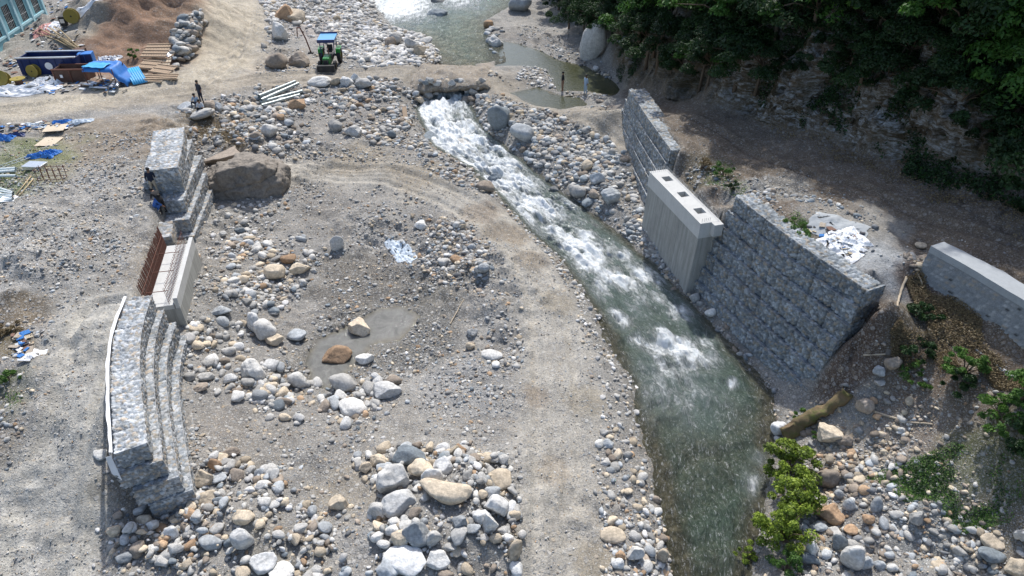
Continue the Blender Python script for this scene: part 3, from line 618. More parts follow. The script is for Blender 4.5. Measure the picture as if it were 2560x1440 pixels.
def pool_sheet(name, pts, z, n, label, foamlist=(), mat='pool'):
    pts = np.array(pts); x0, y0 = pts.min(0) - 1.0; x1, y1 = pts.max(0) + 1.0
    xs = np.linspace(x0, x1, n); ys = np.linspace(y0, y1, n); X, Y = np.meshgrid(xs, ys, indexing='ij')
    d, _, _ = polyd(X, Y, [tuple(p) for p in pts] + [tuple(pts[0])]); ins = inpoly(X, Y, [tuple(p) for p in pts]); e = np.where(ins, d, -d)
    foam = 0 * X
    for u, v, r, st in foamlist:
        p = at(u, v, z); foam = np.maximum(foam, st * np.exp(-np.hypot(X - p[0], (Y - p[1]) * .6) ** 2 / (r * r)))
    Z = z + fbm(X, Y, 1.0, 4) * (.04 * bool(foamlist) + .25 * foam)
    V = np.stack([X, Y, Z], -1).reshape(-1, 3); I = np.arange(n * n).reshape(n, n)
    F = np.stack([I[:-1, :-1], I[1:, :-1], I[1:, 1:], I[:-1, 1:]], -1).reshape(-1, 4)
    keep = (e > -1.0)[:-1, :-1].ravel(); F = F[keep]
    me = npmesh(name, V, F, M[mat], True, None, {'foam': foam.ravel(), 'shal': np.clip((.45 if mat == 'pool' else .75) - e / (1.6 if mat == 'pool' else (.5 if mat == 'mudwater' else 4)), .15 if mat == 'pool' else 0, 1).ravel(), 'flow': V * (1, .7, 1)})
    tag(link(name, me), label, None, None, 'structure')
pool_sheet('upstream_water', POOLS[0], ZPOOL, 220, 'greenish upstream water above the crossing', [(1000,15,6,1.0),(950,0,5,.9),(1060,30,4,.7),(1150,0,4,.8),(1010,50,2.5,.5),(1190,20,2,.5)], 'river')
pool_sheet('pool_water', POOLS[1], ZPOOL - .01, 120, 'dark still backwater under the hillside')
pool_sheet('pool_water', POOLS[2], ZPOOL - .02, 70, 'shallow olive backwater beside the dirt road')
pool_sheet('puddle_water', PUD, -.715, 110, 'muddy grey puddle on the pit floor', mat='mudwater')
# earth deck over the outlet
def deck():
    a, b = at(1102, 182, 2.1), at(1166, 182, 2.1); ya = at(1130, 206, 2.0)[1]; yb = at(1130, 168, 2.0)[1]
    n, m = 60, 60; xs = np.linspace(a[0] - 2.6, b[0] + 2.6, n); ys = np.linspace(ya, yb + 1, m); X, Y = np.meshgrid(xs, ys, indexing='ij')
    base = F_main(X, Y) - .5 * sstep(1.6, 2.6, np.abs(X - (a[0] + b[0]) / 2) - (b[0] - a[0]) / 2)
    top = base + .02 + fbm(X, Y, .8, 4) * .35 - .35 * np.exp(-(Y - ya) / .5); bot = top - .45 + fbm(X, Y, 1.2, 3) * .25
    V = np.concatenate([np.stack([X, Y + fbm(X, X * 0, .9, 3) * .8, top], -1).reshape(-1, 3), np.stack([X, Y + fbm(X, X * 0, .9, 3) * .8 + .2, bot], -1).reshape(-1, 3)])
    I = np.arange(n * m).reshape(n, m); J = I + n * m
    F = [np.stack([I[:-1, :-1], I[1:, :-1], I[1:, 1:], I[:-1, 1:]], -1).reshape(-1, 4), np.stack([J[:-1, :-1], J[:-1, 1:], J[1:, 1:], J[1:, :-1]], -1).reshape(-1, 4)]
    for P, Q in ((I[:, 0], J[:, 0]), (I[::-1, -1], J[::-1, -1]), (I[::-1, 0][:0], J[:0, 0])):
        if len(P): F.append(np.stack([P[:-1], Q[:-1], Q[1:], P[1:]], -1))
    for P, Q in ((I[0], J[0]), (I[-1], J[-1])): F.append(np.stack([P[:-1], P[1:], Q[1:], Q[:-1]], -1))
    c = np.tile((.27, .23, .18), (len(V), 1))
    me = npmesh('road_crossing', V, np.concatenate(F), M['ground'], True, c, {'gravel': np.full(len(V), .6), 'wet': np.zeros(len(V)), 'rock': np.zeros(len(V))})
    tag(link('road_crossing', me), 'dirt road deck bridging the river outlet', None, None, 'structure')
deck()

# ------------------------------------------------------------------ gabion walls
def cells(P, cs):
    Q = P / cs; B = np.floor(Q).astype(np.int64); f1 = np.full(len(P), 9.); f2 = np.full(len(P), 9.); idv = np.zeros(len(P))
    for a in (-1, 0, 1):
        for b in (-1, 0, 1):
            for c in (-1, 0, 1):
                i, j, k = B[:, 0] + a, B[:, 1] + b, B[:, 2] + c
                d = np.sqrt((Q[:, 0] - i - hash3(i, j, k, 1)) ** 2 + (Q[:, 1] - j - hash3(i, j, k, 2)) ** 2 + (Q[:, 2] - k - hash3(i, j, k, 3)) ** 2)
                m = d < f1; f2 = np.where(m, f1, np.minimum(f2, d)); idv = np.where(m, hash3(i, j, k, 4), idv); f1 = np.where(m, d, f1)
    return f1, f2, idv
PAL = np.array([(.20,.215,.225),(.28,.30,.31),(.35,.36,.36),(.42,.42,.41),(.25,.265,.275),(.31,.29,.25),(.38,.32,.25),(.47,.475,.47),(.23,.235,.23)])
def resample(pl, step):
    pl = np.array([(p[0], p[1]) for p in pl]); d = np.r_[0, np.cumsum(np.linalg.norm(np.diff(pl, axis=0), axis=1))]
    n = max(2, int(d[-1] / step) + 1); t = np.linspace(0, d[-1], n)
    q = np.stack([np.interp(t, d, pl[:, i]) for i in range(2)], -1)
    for _ in range(6):
        if n > 4: q[1:-1] = (q[:-2] + q[1:-1] * 2 + q[2:]) / 4
    return q, t
def course(path, inward, z0, z1, width, parent, seam, stepm=.07, cs=.19, amp=.055, bright=1.0, name='course', wob=.05, tint=(1, 1, 1), batter=0.0, sk=.3):
    """one row of baskets: outer face follows path; inward = unit vector side (+1 left / -1 right of travel)"""
    q, t = resample(path, stepm); n = len(q); tg = np.gradient(q, axis=0); tg /= np.linalg.norm(tg, axis=1)[:, None]
    nrm = np.stack([-tg[:, 1], tg[:, 0]], -1) * inward
    h = z1 - z0; nh = max(3, int(h / stepm) + 1); nw = max(3, int(width / stepm) + 1)
    prof = [(-batter * (z1 - z) / h, z) for z in np.linspace(z0, z1, nh)] + [(x, z1) for x in np.linspace(0, width, nw)[1:]] + [(width, z) for z in np.linspace(z1, z0, 6)[1:]]
    pr = np.array(prof); m = len(pr)
    V = np.concatenate([q[:, None, :] + nrm[:, None, :] * pr[None, :, 0:1], np.broadcast_to(pr[None, :, 1:2], (n, m, 1))], -1)
    I = np.arange(n * m).reshape(n, m); F = [np.stack([I[:-1, :-1], I[:-1, 1:], I[1:, 1:], I[1:, :-1]], -1).reshape(-1, 4)]
    Vs = [V.reshape(-1, 3)]; base = n * m; S = [np.repeat(t, m)]
    for e in (0, n - 1):
        zs = np.linspace(z0, z1, nh); ws = np.linspace(0, width, nw)
        WW, ZZ = np.meshgrid(ws, zs, indexing='ij')
        C = np.stack([q[e, 0] + nrm[e, 0] * WW, q[e, 1] + nrm[e, 1] * WW, ZZ], -1)
        J = np.arange(nw * nh).reshape(nw, nh) + base; a = np.stack([J[:-1, :-1], J[1:, :-1], J[1:, 1:], J[:-1, 1:]], -1).reshape(-1, 4)
        F.append(a if e == 0 else a[:, ::-1]); Vs.append(C.reshape(-1, 3)); S.append(np.full(nw * nh, t[e])); base += nw * nh
    V = np.concatenate(Vs); S = np.concatenate(S)
    f1, f2, idv = cells(V * (1, 1, 1.25), cs)
    bmp = np.clip((f2 - f1) * 2.2, 0, 1) ** .7
    # push out from the course's own core line
    cpos = np.clip(np.searchsorted(t, S), 0, n - 1); S2 = np.clip(S, width * .4, max(t[-1] - width * .4, width * .4))
    cx = np.interp(S2, t, q[:, 0] + nrm[:, 0] * width * .5); cy = np.interp(S2, t, q[:, 1] + nrm[:, 1] * width * .5)
    D = V - np.stack([cx, cy, np.full(len(V), (z0 + z1) / 2)], -1); D /= np.linalg.norm(D, axis=1)[:, None] + 1e-6
    seamd = np.abs((S + .3 * z0) % seam - seam / 2) ; sm = np.exp(-((seam / 2 - seamd) / .05) ** 2)
    zed = np.exp(-((V[:, 2] - z0) / .05) ** 2) * .5
    dis = (bmp - .5) * amp * 1.3 + (idv - .5) * amp * .9 - sm * .05 - zed * .03 + wob * fbm(S, V[:, 2] * 1.5 + z0 * 3, .8, 3)
    V = V + D * dis[:, None]
    c = PAL[(idv * 8.99).astype(int)] * bright * np.array(tint)
    gap = (1 - .5 * np.exp(-(f2 - f1) / .07))[:, None]      # colour darkens in the gaps between stones
    c = c * gap * (1 - sk * sm)[:, None] * (1 + .35 * n3(V, 1.1, 3))[:, None]
    me = npmesh(name, V, np.concatenate(F), M['gabion'], True, c)
    link(name, me, parent)
def wire_edges(path, inward, z, width, parent):
    q, t = resample(path, .5); mb = MB()
    mb.tube([(p[0], p[1], z + .02) for p in q], .008, 4)
    return mb.build('edge_wire', M['wire'], parent)
def offs(path, d, inward, lo=0.0, hi=0.0):
    q = np.array([(p[0], p[1]) for p in path], float); tg = np.gradient(q, axis=0); tg /= np.linalg.norm(tg, axis=1)[:, None]
    nrm = np.stack([-tg[:, 1], tg[:, 0]], -1) * inward; q = q - nrm * d
    q[0] -= tg[0] * lo; q[-1] += tg[-1] * hi
    return [tuple(p) for p in q]
# long left wall: right edge of the top seen at these pixels
g1 = empty('gabion_wall', tuple(at(360, 1100, 0)[:2]) + (.5,), 0, 'long curved grey gabion wall of stepped rock baskets beside the left dirt track', 'gabion wall', 'gabion walls', world=True)
topL = W([(367,1108,4.0),(352,980,4.0),(348,900,4.0),(350,840,4.0),(362,790,4.0),(381,738,4.0)])
for k in range(5):
    p = offs(topL, .27 * k, 1, lo=[0, .2, .42, .5, .62][k], hi=0)
    course(p, 1, 4.0 - .8 * (k + 1), 4.0 - .8 * k, 1.0 if k == 0 else 1.5, g1, 2.0, stepm=.04, cs=.125, bright=1.3 if k == 0 else 1.15, tint=(.97, 1, 1.04), amp=.05)
    wire_edges(p, 1, 4.0 - .8 * k, 1, g1)
# white geotextile lip along its back edge
def lip():
    q, t = resample(offs(topL, -1.02, 1), .15); V = []; F = []
    for i, p in enumerate(q):
        a = .02 * math.sin(i * .35) + .015 * math.sin(i * .9)
        V += [(p[0] - .02, p[1], 4.07), (p[0] - .13 + a, p[1], 4.09 + a * .4), (p[0] - .2 + a, p[1], 3.6)]
    for i in range(len(q) - 1):
        for k in range(2): F.append((3*i+k, 3*i+k+1, 3*i+k+4, 3*i+k+3))
    b = len(V); e = q[0]
    V += [(e[0]-.06, e[1]-.08, 4.0), (e[0]-.25, e[1]-.1, 3.95), (e[0]-.22, e[1]-.22, 3.25), (e[0]+.08, e[1]-.3, 3.0)]; F.append((b, b+1, b+2, b+3))
    me = bpy.data.meshes.new('geotextile'); me.from_pydata(V, [], F); me.materials.append(M['whitetarp'])
    o = link('geotextile', me, g1); so_ = o.modifiers.new('s', 'SOLIDIFY'); so_.thickness = .012
lip()
# upper left wall
g2 = empty('gabion_wall', tuple(at(440, 470, 3)[:2]) + (.4,), 0, 'short tall gabion wall with stair-stepped near ends beside the big flat-faced boulder', 'gabion wall', 'gabion walls', world=True)
edge2 = [[(443,418,5.0),(456,365,5.0),(459,318,5.0)], [(452,448,4.2),(466,400,4.2),(480,348,4.2)], [(458,500,3.4),(482,440,3.4),(505,388,3.4)],
         [(473,548,2.6),(495,490,2.6),(516,432,2.6)], [(486,590,1.8),(508,530,1.8),(532,472,1.8)], [(497,628,1.0),(520,570,1.0),(545,510,1.0)]]
for k, e in enumerate(edge2):
    zt = 5.0 - .8 * k
    course(W(e), 1, zt - .8, zt, 1.75 if k == 0 else 2.0, g2, 2.0, stepm=.05, cs=.14, bright=1.2, tint=(.97, 1, 1.04), amp=.05)
    wire_edges(W(e), 1, zt, 1, g2)
# small block of baskets left of the abutment
g3 = empty('gabion_block', tuple(at(400, 575, 2.6)[:2]) + (2.0,), 0, 'small detached gabion basket half buried beside the rebar rows', 'gabion block', world=True)
course([tuple(at(428, 590, 2.9)[:2]), tuple(at(432, 552, 2.9)[:2])], 1, 2.1, 2.9, 1.4, g3, 2.0)

# right bank gabion walls, face lines in world metres
g4 = empty('gabion_wall', (10.5, 30.5, -.5), 0, 'broad stepped gabion retaining wall between the river and the dirt platform', 'gabion wall', 'gabion walls', world=True)
baseR = np.array([(9.9, 31.0), (11.4, 26.8), (13.25, 22.1)]); topR = np.array([(11.3, 30.6), (12.8, 26.4), (14.55, 22.5)])
NC = 7
for k in range(NC):
    f = k / (NC - 1); q = topR * (1 - f) + baseR * f
    zt = 5.5 - .86 * k
    course([tuple(p) for p in q], 1, zt - .86, zt, .95 if k == 0 else 1.3, g4, 1.25, stepm=.045, cs=.15, amp=.06, bright=.95, tint=(.94, 1.0, 1.06), batter=.02, sk=.35)
    wire_edges([tuple(p) for p in q], 1, zt, 1, g4)
g5 = empty('gabion_wall', (8.4, 40, 0), 0, 'upstream gabion wall receding from the concrete pier towards the backwater', 'gabion wall', 'gabion walls', world=True)
baseU = np.array([(8.4, 37.4), (8.0, 43.0), (7.7, 50.0)]); topU = np.array([(9.5, 37.4), (8.9, 42.5), (8.4, 48.0)])
for k in range(6):
    f = k / 5; q = topU * (1 - f) + baseU * f; q[0, 1] = 37.3 + (.35 if k < 2 else 0)
    zt = 4.75 - .86 * k
    qq = [tuple(p) for p in q[::-1]]
    course(qq, 1, zt - .86, zt, 1.2, g5, 1.25, stepm=.055, cs=.15, amp=.06, bright=.95, tint=(.95, 1.0, 1.04), batter=.08, sk=.3)
    wire_edges(qq, 1, zt, 1, g5)

# ------------------------------------------------------------------ concrete pier on the right bank
def pier():
    root = empty('concrete_pier', (9.2, 33, 0), 0, 'pale concrete bridge pier with three square pockets on top, between the right gabion walls', 'bridge pier', world=True)
    A = Vector((8.05, 36.4, 0)); B = Vector((9.72, 30.4, 0)); u = (B - A).normalized(); L = (B - A).length; n = Vector((-u.y, u.x, 0))   # n points away from river
    if n.x < 0: n = -n
    R = Matrix((u, n, Vector((0, 0, 1)))).transposed()
    ztop = 4.0; wd = 1.15
    def slab(name, mat, x0, x1, y0, y1, z0, z1, batter=0, bev=.02):
        mb = MB(); V = [(x0,y0-batter,z0),(x1,y0-batter,z0),(x1,y1,z0),(x0,y1,z0),(x0,y0,z1),(x1,y0,z1),(x1,y1,z1),(x0,y1,z1)]
        mb.add([A + R @ Vector(p) for p in V], [(0,3,2,1),(4,5,6,7),(0,1,5,4),(1,2,6,5),(2,3,7,6),(3,0,4,7)])
        return mb.build(name, mat, root, bev)
    slab('pier_body', M['concrete'], .03, L - .03, .04, wd + .1, -1.2, 3.1, .16)
    # bearing cap with three open pockets: grid of faces
    hx = [0, .85, 1.42, 2.8, 3.37, 4.7, 5.27, L]; hy = [0, .36, .86, wd]
    mb = MB(); V = []; idx = {}
    def vid(x, y, z):
        k = (round(x, 3), round(y, 3), round(z, 3))
        if k not in idx: idx[k] = len(V); V.append(A + R @ Vector((x, y, z)))
        return idx[k]
    Fc = []
    for i in range(len(hx) - 1):
        for j in range(3):
            hole = i in (1, 3, 5) and j == 1
            x0, x1, y0, y1 = hx[i], hx[i+1], hy[j], hy[j+1]
            if not hole: Fc.append([vid(x0,y0,ztop), vid(x1,y0,ztop), vid(x1,y1,ztop), vid(x0,y1,ztop)])
            else:
                for (a, b) in (((x0,y0),(x1,y0)),((x1,y0),(x1,y1)),((x1,y1),(x0,y1)),((x0,y1),(x0,y0))):
                    Fc.append([vid(*b,ztop), vid(*a,ztop), vid(*a,ztop-.7), vid(*b,ztop-.7)])
                Fc.append([vid(x0,y0,ztop-.7), vid(x1,y0,ztop-.7), vid(x1,y1,ztop-.7), vid(x0,y1,ztop-.7)])
    for i in range(len(hx) - 1):
        for y in (0, wd): Fc.append([vid(hx[i],y,3.1), vid(hx[i+1],y,3.1), vid(hx[i+1],y,ztop), vid(hx[i],y,ztop)])
    for j in range(3):
        for x in (0, L): Fc.append([vid(x,hy[j],3.1), vid(x,hy[j+1],3.1), vid(x,hy[j+1],ztop), vid(x,hy[j],ztop)])
    for i in range(len(hx) - 1):
        for j in range(3): Fc.append([vid(hx[i],hy[j],3.1), vid(hx[i],hy[j+1],3.1), vid(hx[i+1],hy[j+1],3.1), vid(hx[i+1],hy[j],3.1)])
    mb.add(V, Fc); o = mb.build('bearing_cap', M['concrete_top'], root)
    bmx = bmesh.new(); bmx.from_mesh(o.data); bmesh.ops.recalc_face_normals(bmx, faces=bmx.faces); bmx.to_mesh(o.data); bmx.free()
    slab('cap_tongue', M['concrete_top'], L + .002, L + .35, .62, wd, 3.3, ztop - .003)
    # formwork seams on the river face
    for z in (3.08, 1.9): slab('formwork_line', M['rustbox'] if False else M['concrete'], .1, L - .1, .035 - (3.1 - z) * .037, .2, z - .02, z + .02, 0, 0)
    for x in (2.1, 4.1): slab('formwork_line', M['concrete'], x - .02, x + .02, .02, .2, .3, 3.0, .10, 0)
    # starter bars round the back and far edge
    mb = MB()
    def bar(x, y): 
        p = A + R @ Vector((x, y, ztop - .05)); mb.tube([p, p + Vector((random.uniform(-.01,.01), random.uniform(-.01,.01), .30))], .012, 4)
    for k in range(46): bar(.12 + k * (L - .24) / 45, wd - .07)
    for k in range(8): bar(.07, .1 + k * .13)
    for k in range(5): bar(L - .08, .12 + k * .11)
    mb.build('starter_bars', M['tin'], root)
pier()

# ------------------------------------------------------------------ left abutment with rebar rows
def abutment():
    root = empty('bridge_abutment', (-16.9, 28.3, .6), 0, 'unfinished concrete abutment with two rows of rusty starter bars between the left gabion walls', 'bridge abutment', world=True)
    A = Vector(tuple(at(482, 592, 3.2))); B = Vector(tuple(at(442, 745, 3.2))); A.z = B.z = 0
    u = (B - A).normalized(); L = (B - A).length; n = Vector((u.y, -u.x, 0))
    if n.x > 0: n = -n                                   # n points inland
    def P(x, y, z): return A + u * x + n * y + Vector((0, 0, z))
    def slab(name, mat, x0, x1, y0, y1, z0, z1, batter=0, bev=.015):
        mb = MB(); mb.add([P(x0,y0-batter,z0),P(x1,y0-batter,z0),P(x1,y1,z0),P(x0,y1,z0),P(x0,y0,z1),P(x1,y0,z1),P(x1,y1,z1),P(x0,y1,z1)], [(0,3,2,1),(4,5,6,7),(0,1,5,4),(1,2,6,5),(2,3,7,6),(3,0,4,7)])
        o = mb.build(name, mat, root, bev)
        bmx = bmesh.new(); bmx.from_mesh(o.data); bmesh.ops.recalc_face_normals(bmx, faces=bmx.faces); bmx.to_mesh(o.data); bmx.free(); return o
    slab('abutment_body', M['concrete'], 0, L, 0, 1.45, .2, 2.6, .08)
    slab('front_upstand', M['concrete_top'], .003, L - .003, .003, .20, 2.604, 3.2)
    slab('deck_seat', M['concrete_top'], .006, L - .006, .24, 1.44, 2.604, 2.84)
    for y, hb, lean, N, rr_ in ((1.36, 1.35, .10, 56, .018), (.42, .95, .05, 30, .011)):
        mb = MB()
        for k in range(N):
            x = .1 + k * (L - .2) / (N - 1); j = random.uniform(-.02, .02)
            mb.tube([P(x, y, 2.8), P(x + j, y + lean * .5, 2.8 + hb * .6), P(x + 2 * j, y + lean, 2.8 + hb * random.uniform(.9, 1.0))], rr_, 4)
        for z in (3.0, 3.3, 3.6): mb.tube([P(.05, y + .03, z), P(L - .05, y + .03, z)], rr_ * .8, 4)
        mb.build('rebar_row', M['rustbar'], root)
    mb = MB()
    for x in (1.5, 3.2, 4.9): mb.tube([P(x, 1.38, 3.3), P(x + .03, .45, 3.3)], .018, 4)
    mb.build('tie_bars', M['rustbar'], root)
abutment()

# ------------------------------------------------------------------ mortared wall at the right edge
def masonry():
    root = empty('masonry_wall', (18, 23, 4.5), 0, 'mortared rubble retaining wall with a smooth cement coping at the right edge', 'retaining wall', world=True)
    path = [(17.75, 24.4), (18.6, 22.5), (19.35, 20.6), (20.3, 17.6), (21.0, 14)]
    q, t = resample(path, .07); n = len(q); tg = np.gradient(q, axis=0); tg /= np.linalg.norm(tg, axis=1)[:, None]; nr = np.stack([-tg[:, 1], tg[:, 0]], -1)
    zs = np.linspace(3.4, 6.35, 34); off = -(6.35 - zs) * .16
    V = np.concatenate([q[:, None] + nr[:, None] * off[None, :, None], np.broadcast_to(zs[None, :, None], (n, 34, 1))], -1)
    m = 34; I = np.arange(n * m).reshape(n, m); F = [np.stack([I[:-1, :-1], I[:-1, 1:], I[1:, 1:], I[1:, :-1]], -1).reshape(-1, 4)]; V = V.reshape(-1, 3)
    Cap = [];  ws = np.linspace(0, .9, 14)
    C = np.stack([q[0, 0] + nr[0, 0] * (off[None, :] + ws[:, None] * (1 - off[None, :])), q[0, 1] + nr[0, 1] * (off[None, :] + ws[:, None] * (1 - off[None, :])), np.broadcast_to(zs[None, :], (14, 34))], -1).reshape(-1, 3)
    J = np.arange(14 * 34).reshape(14, 34) + len(V); F.append(np.stack([J[:-1, :-1], J[1:, :-1], J[1:, 1:], J[:-1, 1:]], -1).reshape(-1, 4)); V = np.concatenate([V, C])
    # coursed rubble: rows 0.2 m high with random blocks, mortar joints flush
    row = np.floor(V[:, 2] / .15); al = V[:, 1] * 1.05 + V[:, 0] * .4 + hash3(row.astype(np.int64), row.astype(np.int64) * 0, row.astype(np.int64) * 0, 5) * 3
    al = al + .12 * fbm(al, V[:, 2], 2.5, 3); blk = np.floor(al / .2); hz = np.minimum(V[:, 2] / .15 - row, 1 - (V[:, 2] / .15 - row)) * .15; hx = np.minimum(al / .2 - blk, 1 - (al / .2 - blk)) * .2
    j = np.minimum(hz, hx) + .02 * fbm(V[:, 0] * 3 + V[:, 2] * 5, V[:, 1] * 5, 1.3, 3); ido = hash3(blk.astype(np.int64), row.astype(np.int64), row.astype(np.int64) * 0, 6)
    st = sstep(.015, .05, j); V[:, :2] += nr[0][None] * (-(st * .05))[:, None]
    c = (np.array((.25, .26, .265)) * (1 - st[:, None]) + (PAL[(ido * 8.99).astype(int)] * .85 + .03) * st[:, None])
    hole = (ido > .965) & (j > .03); c[hole] *= .2
    link('wall_face', npmesh('wall_face', V, np.concatenate(F), M['masonry'], True, c), root)
    def strip(name, y0, y1, z0, z1, mat, ext=0):
        qq, tt = resample(path, .12); tg = np.gradient(qq, axis=0); tg /= np.linalg.norm(tg, axis=1)[:, None]; nn = np.stack([-tg[:, 1], tg[:, 0]], -1)
        k = len(qq); P = []
        ys = np.linspace(y0, y1, 8)
        wob0 = fbm(tt, tt * 0, .9, 3) * .18
        rows = [(y0, z0)] + [(y, z1) for y in ys] + [(y1, z0)]
        for (y, z) in rows:
            yy = y + (wob0 if y == (y1 if ext == 0 else y0) else 0) 
            P.append(np.stack([qq[:, 0] + nn[:, 0] * yy, qq[:, 1] + nn[:, 1] * yy, z + .02 * fbm(tt, tt * 0 + y * 3, 1.5, 3) + 0 * tt], -1))
        P = np.stack(P, 1); mm = P.shape[1]; I = np.arange(k * mm).reshape(k, mm)
        F = np.stack([I[:-1, :-1], I[:-1, 1:], I[1:, 1:], I[1:, :-1]], -1).reshape(-1, 4)
        e0 = I[0]; V = P.reshape(-1, 3)
        o = link(name, npmesh(name, V, F, mat, False), root)
        bmx = bmesh.new(); bmx.from_mesh(o.data); bmesh.ops.holes_fill(bmx, edges=bmx.edges, sides=30); bmesh.ops.recalc_face_normals(bmx, faces=bmx.faces); bmx.to_mesh(o.data); bmx.free()
    strip('coping', -.06, .85, 6.2, 6.5, M['concrete_blue'])
    strip('footing', -1.0, -.35, 3.2, 4.2, M['concrete_blue'], 1)
masonry()

# ------------------------------------------------------------------ blue building at the top left edge
def building():
    A = Vector(tuple(at(121, 48, 3.0))); B = Vector(tuple(at(0, 134, 3.0))); A.z = B.z = 0
    u = (B - A).normalized(); n = Vector((u.y, -u.x, 0)); 
    if n.x > 0: n = -n                                     # inland = away from the site
    root = empty('site_building', (A.x, A.y, 3.0), 0, 'turquoise single-storey building with dark barred windows and pale pilasters', 'building', world=True)
    L = 20.0; D = 9.0; Hh = 5.2; z0 = 2.8
    def P(x, y, z): return A + u * x + n * y + Vector((0, 0, z0 + z))
    def blk(mb, x0, x1, y0, y1, z0_, z1_): mb.add([P(x0,y0,z0_),P(x1,y0,z0_),P(x1,y1,z0_),P(x0,y1,z0_),P(x0,y0,z1_),P(x1,y0,z1_),P(x1,y1,z1_),P(x0,y1,z1_)], [(0,3,2,1),(4,5,6,7),(0,1,5,4),(1,2,6,5),(2,3,7,6),(3,0,4,7)])
    bay = 3.05; wins = [(0.75 + k * bay, 2.2 + k * bay) for k in range(6)]
    mb = MB(); blk(mb, 0, L, 0, .25, 0, 1.25); blk(mb, 0, L, 0, .25, 3.35, Hh)
    xs = [0] + [c for w_ in wins for c in w_] + [L]
    for i in range(0, len(xs), 2): blk(mb, xs[i], xs[i + 1], .001, .249, 1.251, 3.349)
    blk(mb, .001, .25, .251, D, 0, Hh - .01); blk(mb, L - .25, L, .251, D, 0, Hh - .01); blk(mb, .251, L - .251, D - .25, D - .001, 0, Hh - .01)
    mb.build('wall', M['turquoise'], root)
    for k in range(7):
        mb = MB(); x = .0 + k * bay; blk(mb, x - .05, x + .28, -.12, -.003, .0, Hh + .05); mb.build('pilaster', M['turq_light'], root)
    mb = MB(); blk(mb, -.06, L, -.08, -.002, 1.02, 1.22); mb.build('sill_band', M['turq_light'], root)
    for a, b in wins:
        mb = MB(); blk(mb, a, a + .07, .05, .14, 1.25, 3.35); blk(mb, b - .07, b, .05, .14, 1.25, 3.35); blk(mb, a + .07, b - .07, .05, .14, 1.25, 1.32); blk(mb, a + .07, b - .07, .05, .14, 3.28, 3.35)
        f = mb.build('window', M['black'], root)
        mb = MB(); blk(mb, a + .07, b - .07, .16, .18, 1.3, 3.3); mb.build('pane', M['glass'], f)
        mb = MB()
        for j in range(1, 5): x = a + j * (b - a) / 5; blk(mb, x - .015, x + .015, .01, .04, 1.27, 3.33)
        for z in (1.9, 2.6): blk(mb, a + .05, b - .05, .012, .038, z, z + .03)
        mb.build('window_bars', M['roofgrey'], f)
    mb = MB(); blk(mb, -.5, L + .5, -.55, D + .5, Hh + .06, Hh + .2); blk(mb, -.5, L + .5, -.56, -.50, Hh - .1, Hh + .06); mb.build('roof', M['roofgrey'], root)
building()
# ------------------------------------------------------------------ stones
def ico(sub):
    bm_ = bmesh.new(); bmesh.ops.create_icosphere(bm_, subdivisions=sub, radius=1)
    V = np.array([v.co[:] for v in bm_.verts]); F = np.array([[v.index for v in f.verts] for f in bm_.faces]); bm_.free(); return V, F
ICO = {k: ico(k) for k in (1, 2, 3, 4, 5, 6)}
def rockshape(sub, seed, ang=12, rnd=10.0, lo=.68, noise=.05, c0=None):
    c0 = c0 if c0 is not None else (.5 if rnd < 6 else .06)
    r = np.random.default_rng(seed); V, F = ICO[sub]; V = V / np.linalg.norm(V, axis=1)[:, None]
    N = r.normal(size=(ang, 3)); N /= np.linalg.norm(N, axis=1)[:, None]; d = r.uniform(lo, 1.0, ang)
    q = np.clip(V @ N.T, 0, None) / d[None, :]
    R = (np.sum(q ** rnd, axis=1) + c0) ** (-1 / rnd)
    nz = 0
    for k in range(4):
        a = r.normal(size=3); nz = nz + np.sin(V @ a * (3 + 2.2 * k) + r.uniform(0, 6)) * noise / (1 + .6 * k)
    return V * (R * (1 + nz))[:, None], F
def rockset(sub, n, seed, **k): return [rockshape(sub, seed + i, **k) for i in range(n)]
T1 = rockset(1, 10, 100, ang=7, rnd=8, lo=.6, noise=.08)
T2 = rockset(2, 14, 200, ang=9, rnd=12, lo=.58, noise=.05); T2r = rockset(2, 8, 260, ang=10, rnd=5, lo=.72, noise=.05)
T3 = rockset(3, 14, 300, ang=10, rnd=16, lo=.58, noise=.04); T3r = rockset(3, 8, 360, ang=10, rnd=5, lo=.72, noise=.04)
COLS = dict(pale=(.50,.49,.46), white=(.60,.59,.57), blue=(.38,.40,.41), mid=(.41,.40,.375), dark=(.17,.175,.18), tan=(.52,.44,.33), rust=(.40,.28,.18), brown=(.31,.26,.21), slate=(.22,.25,.27))
def pal(s):                                        # 'pale3 mid2 tan1' -> weights
    ks = []; ws = []
    for w_ in s.split(): ks.append(w_.rstrip('0123456789')); ws.append(float(w_[len(ks[-1]):] or 1))
    return ks, np.array(ws) / sum(ws)
MIX = pal('pale4 white1 blue3 mid6 dark2 tan3 rust1 brown3 slate2')
MIXB = pal('pale6 white2 blue3 mid5 tan4 rust1 brown2 slate1')
MIXC = pal('slate3 mid5 blue4 pale3 white1 brown2 tan2 dark2')
MIXT = pal('tan4 brown4 mid2 pale2 blue1 rust1')
MIXS = pal('white4 pale5 mid2 tan1')
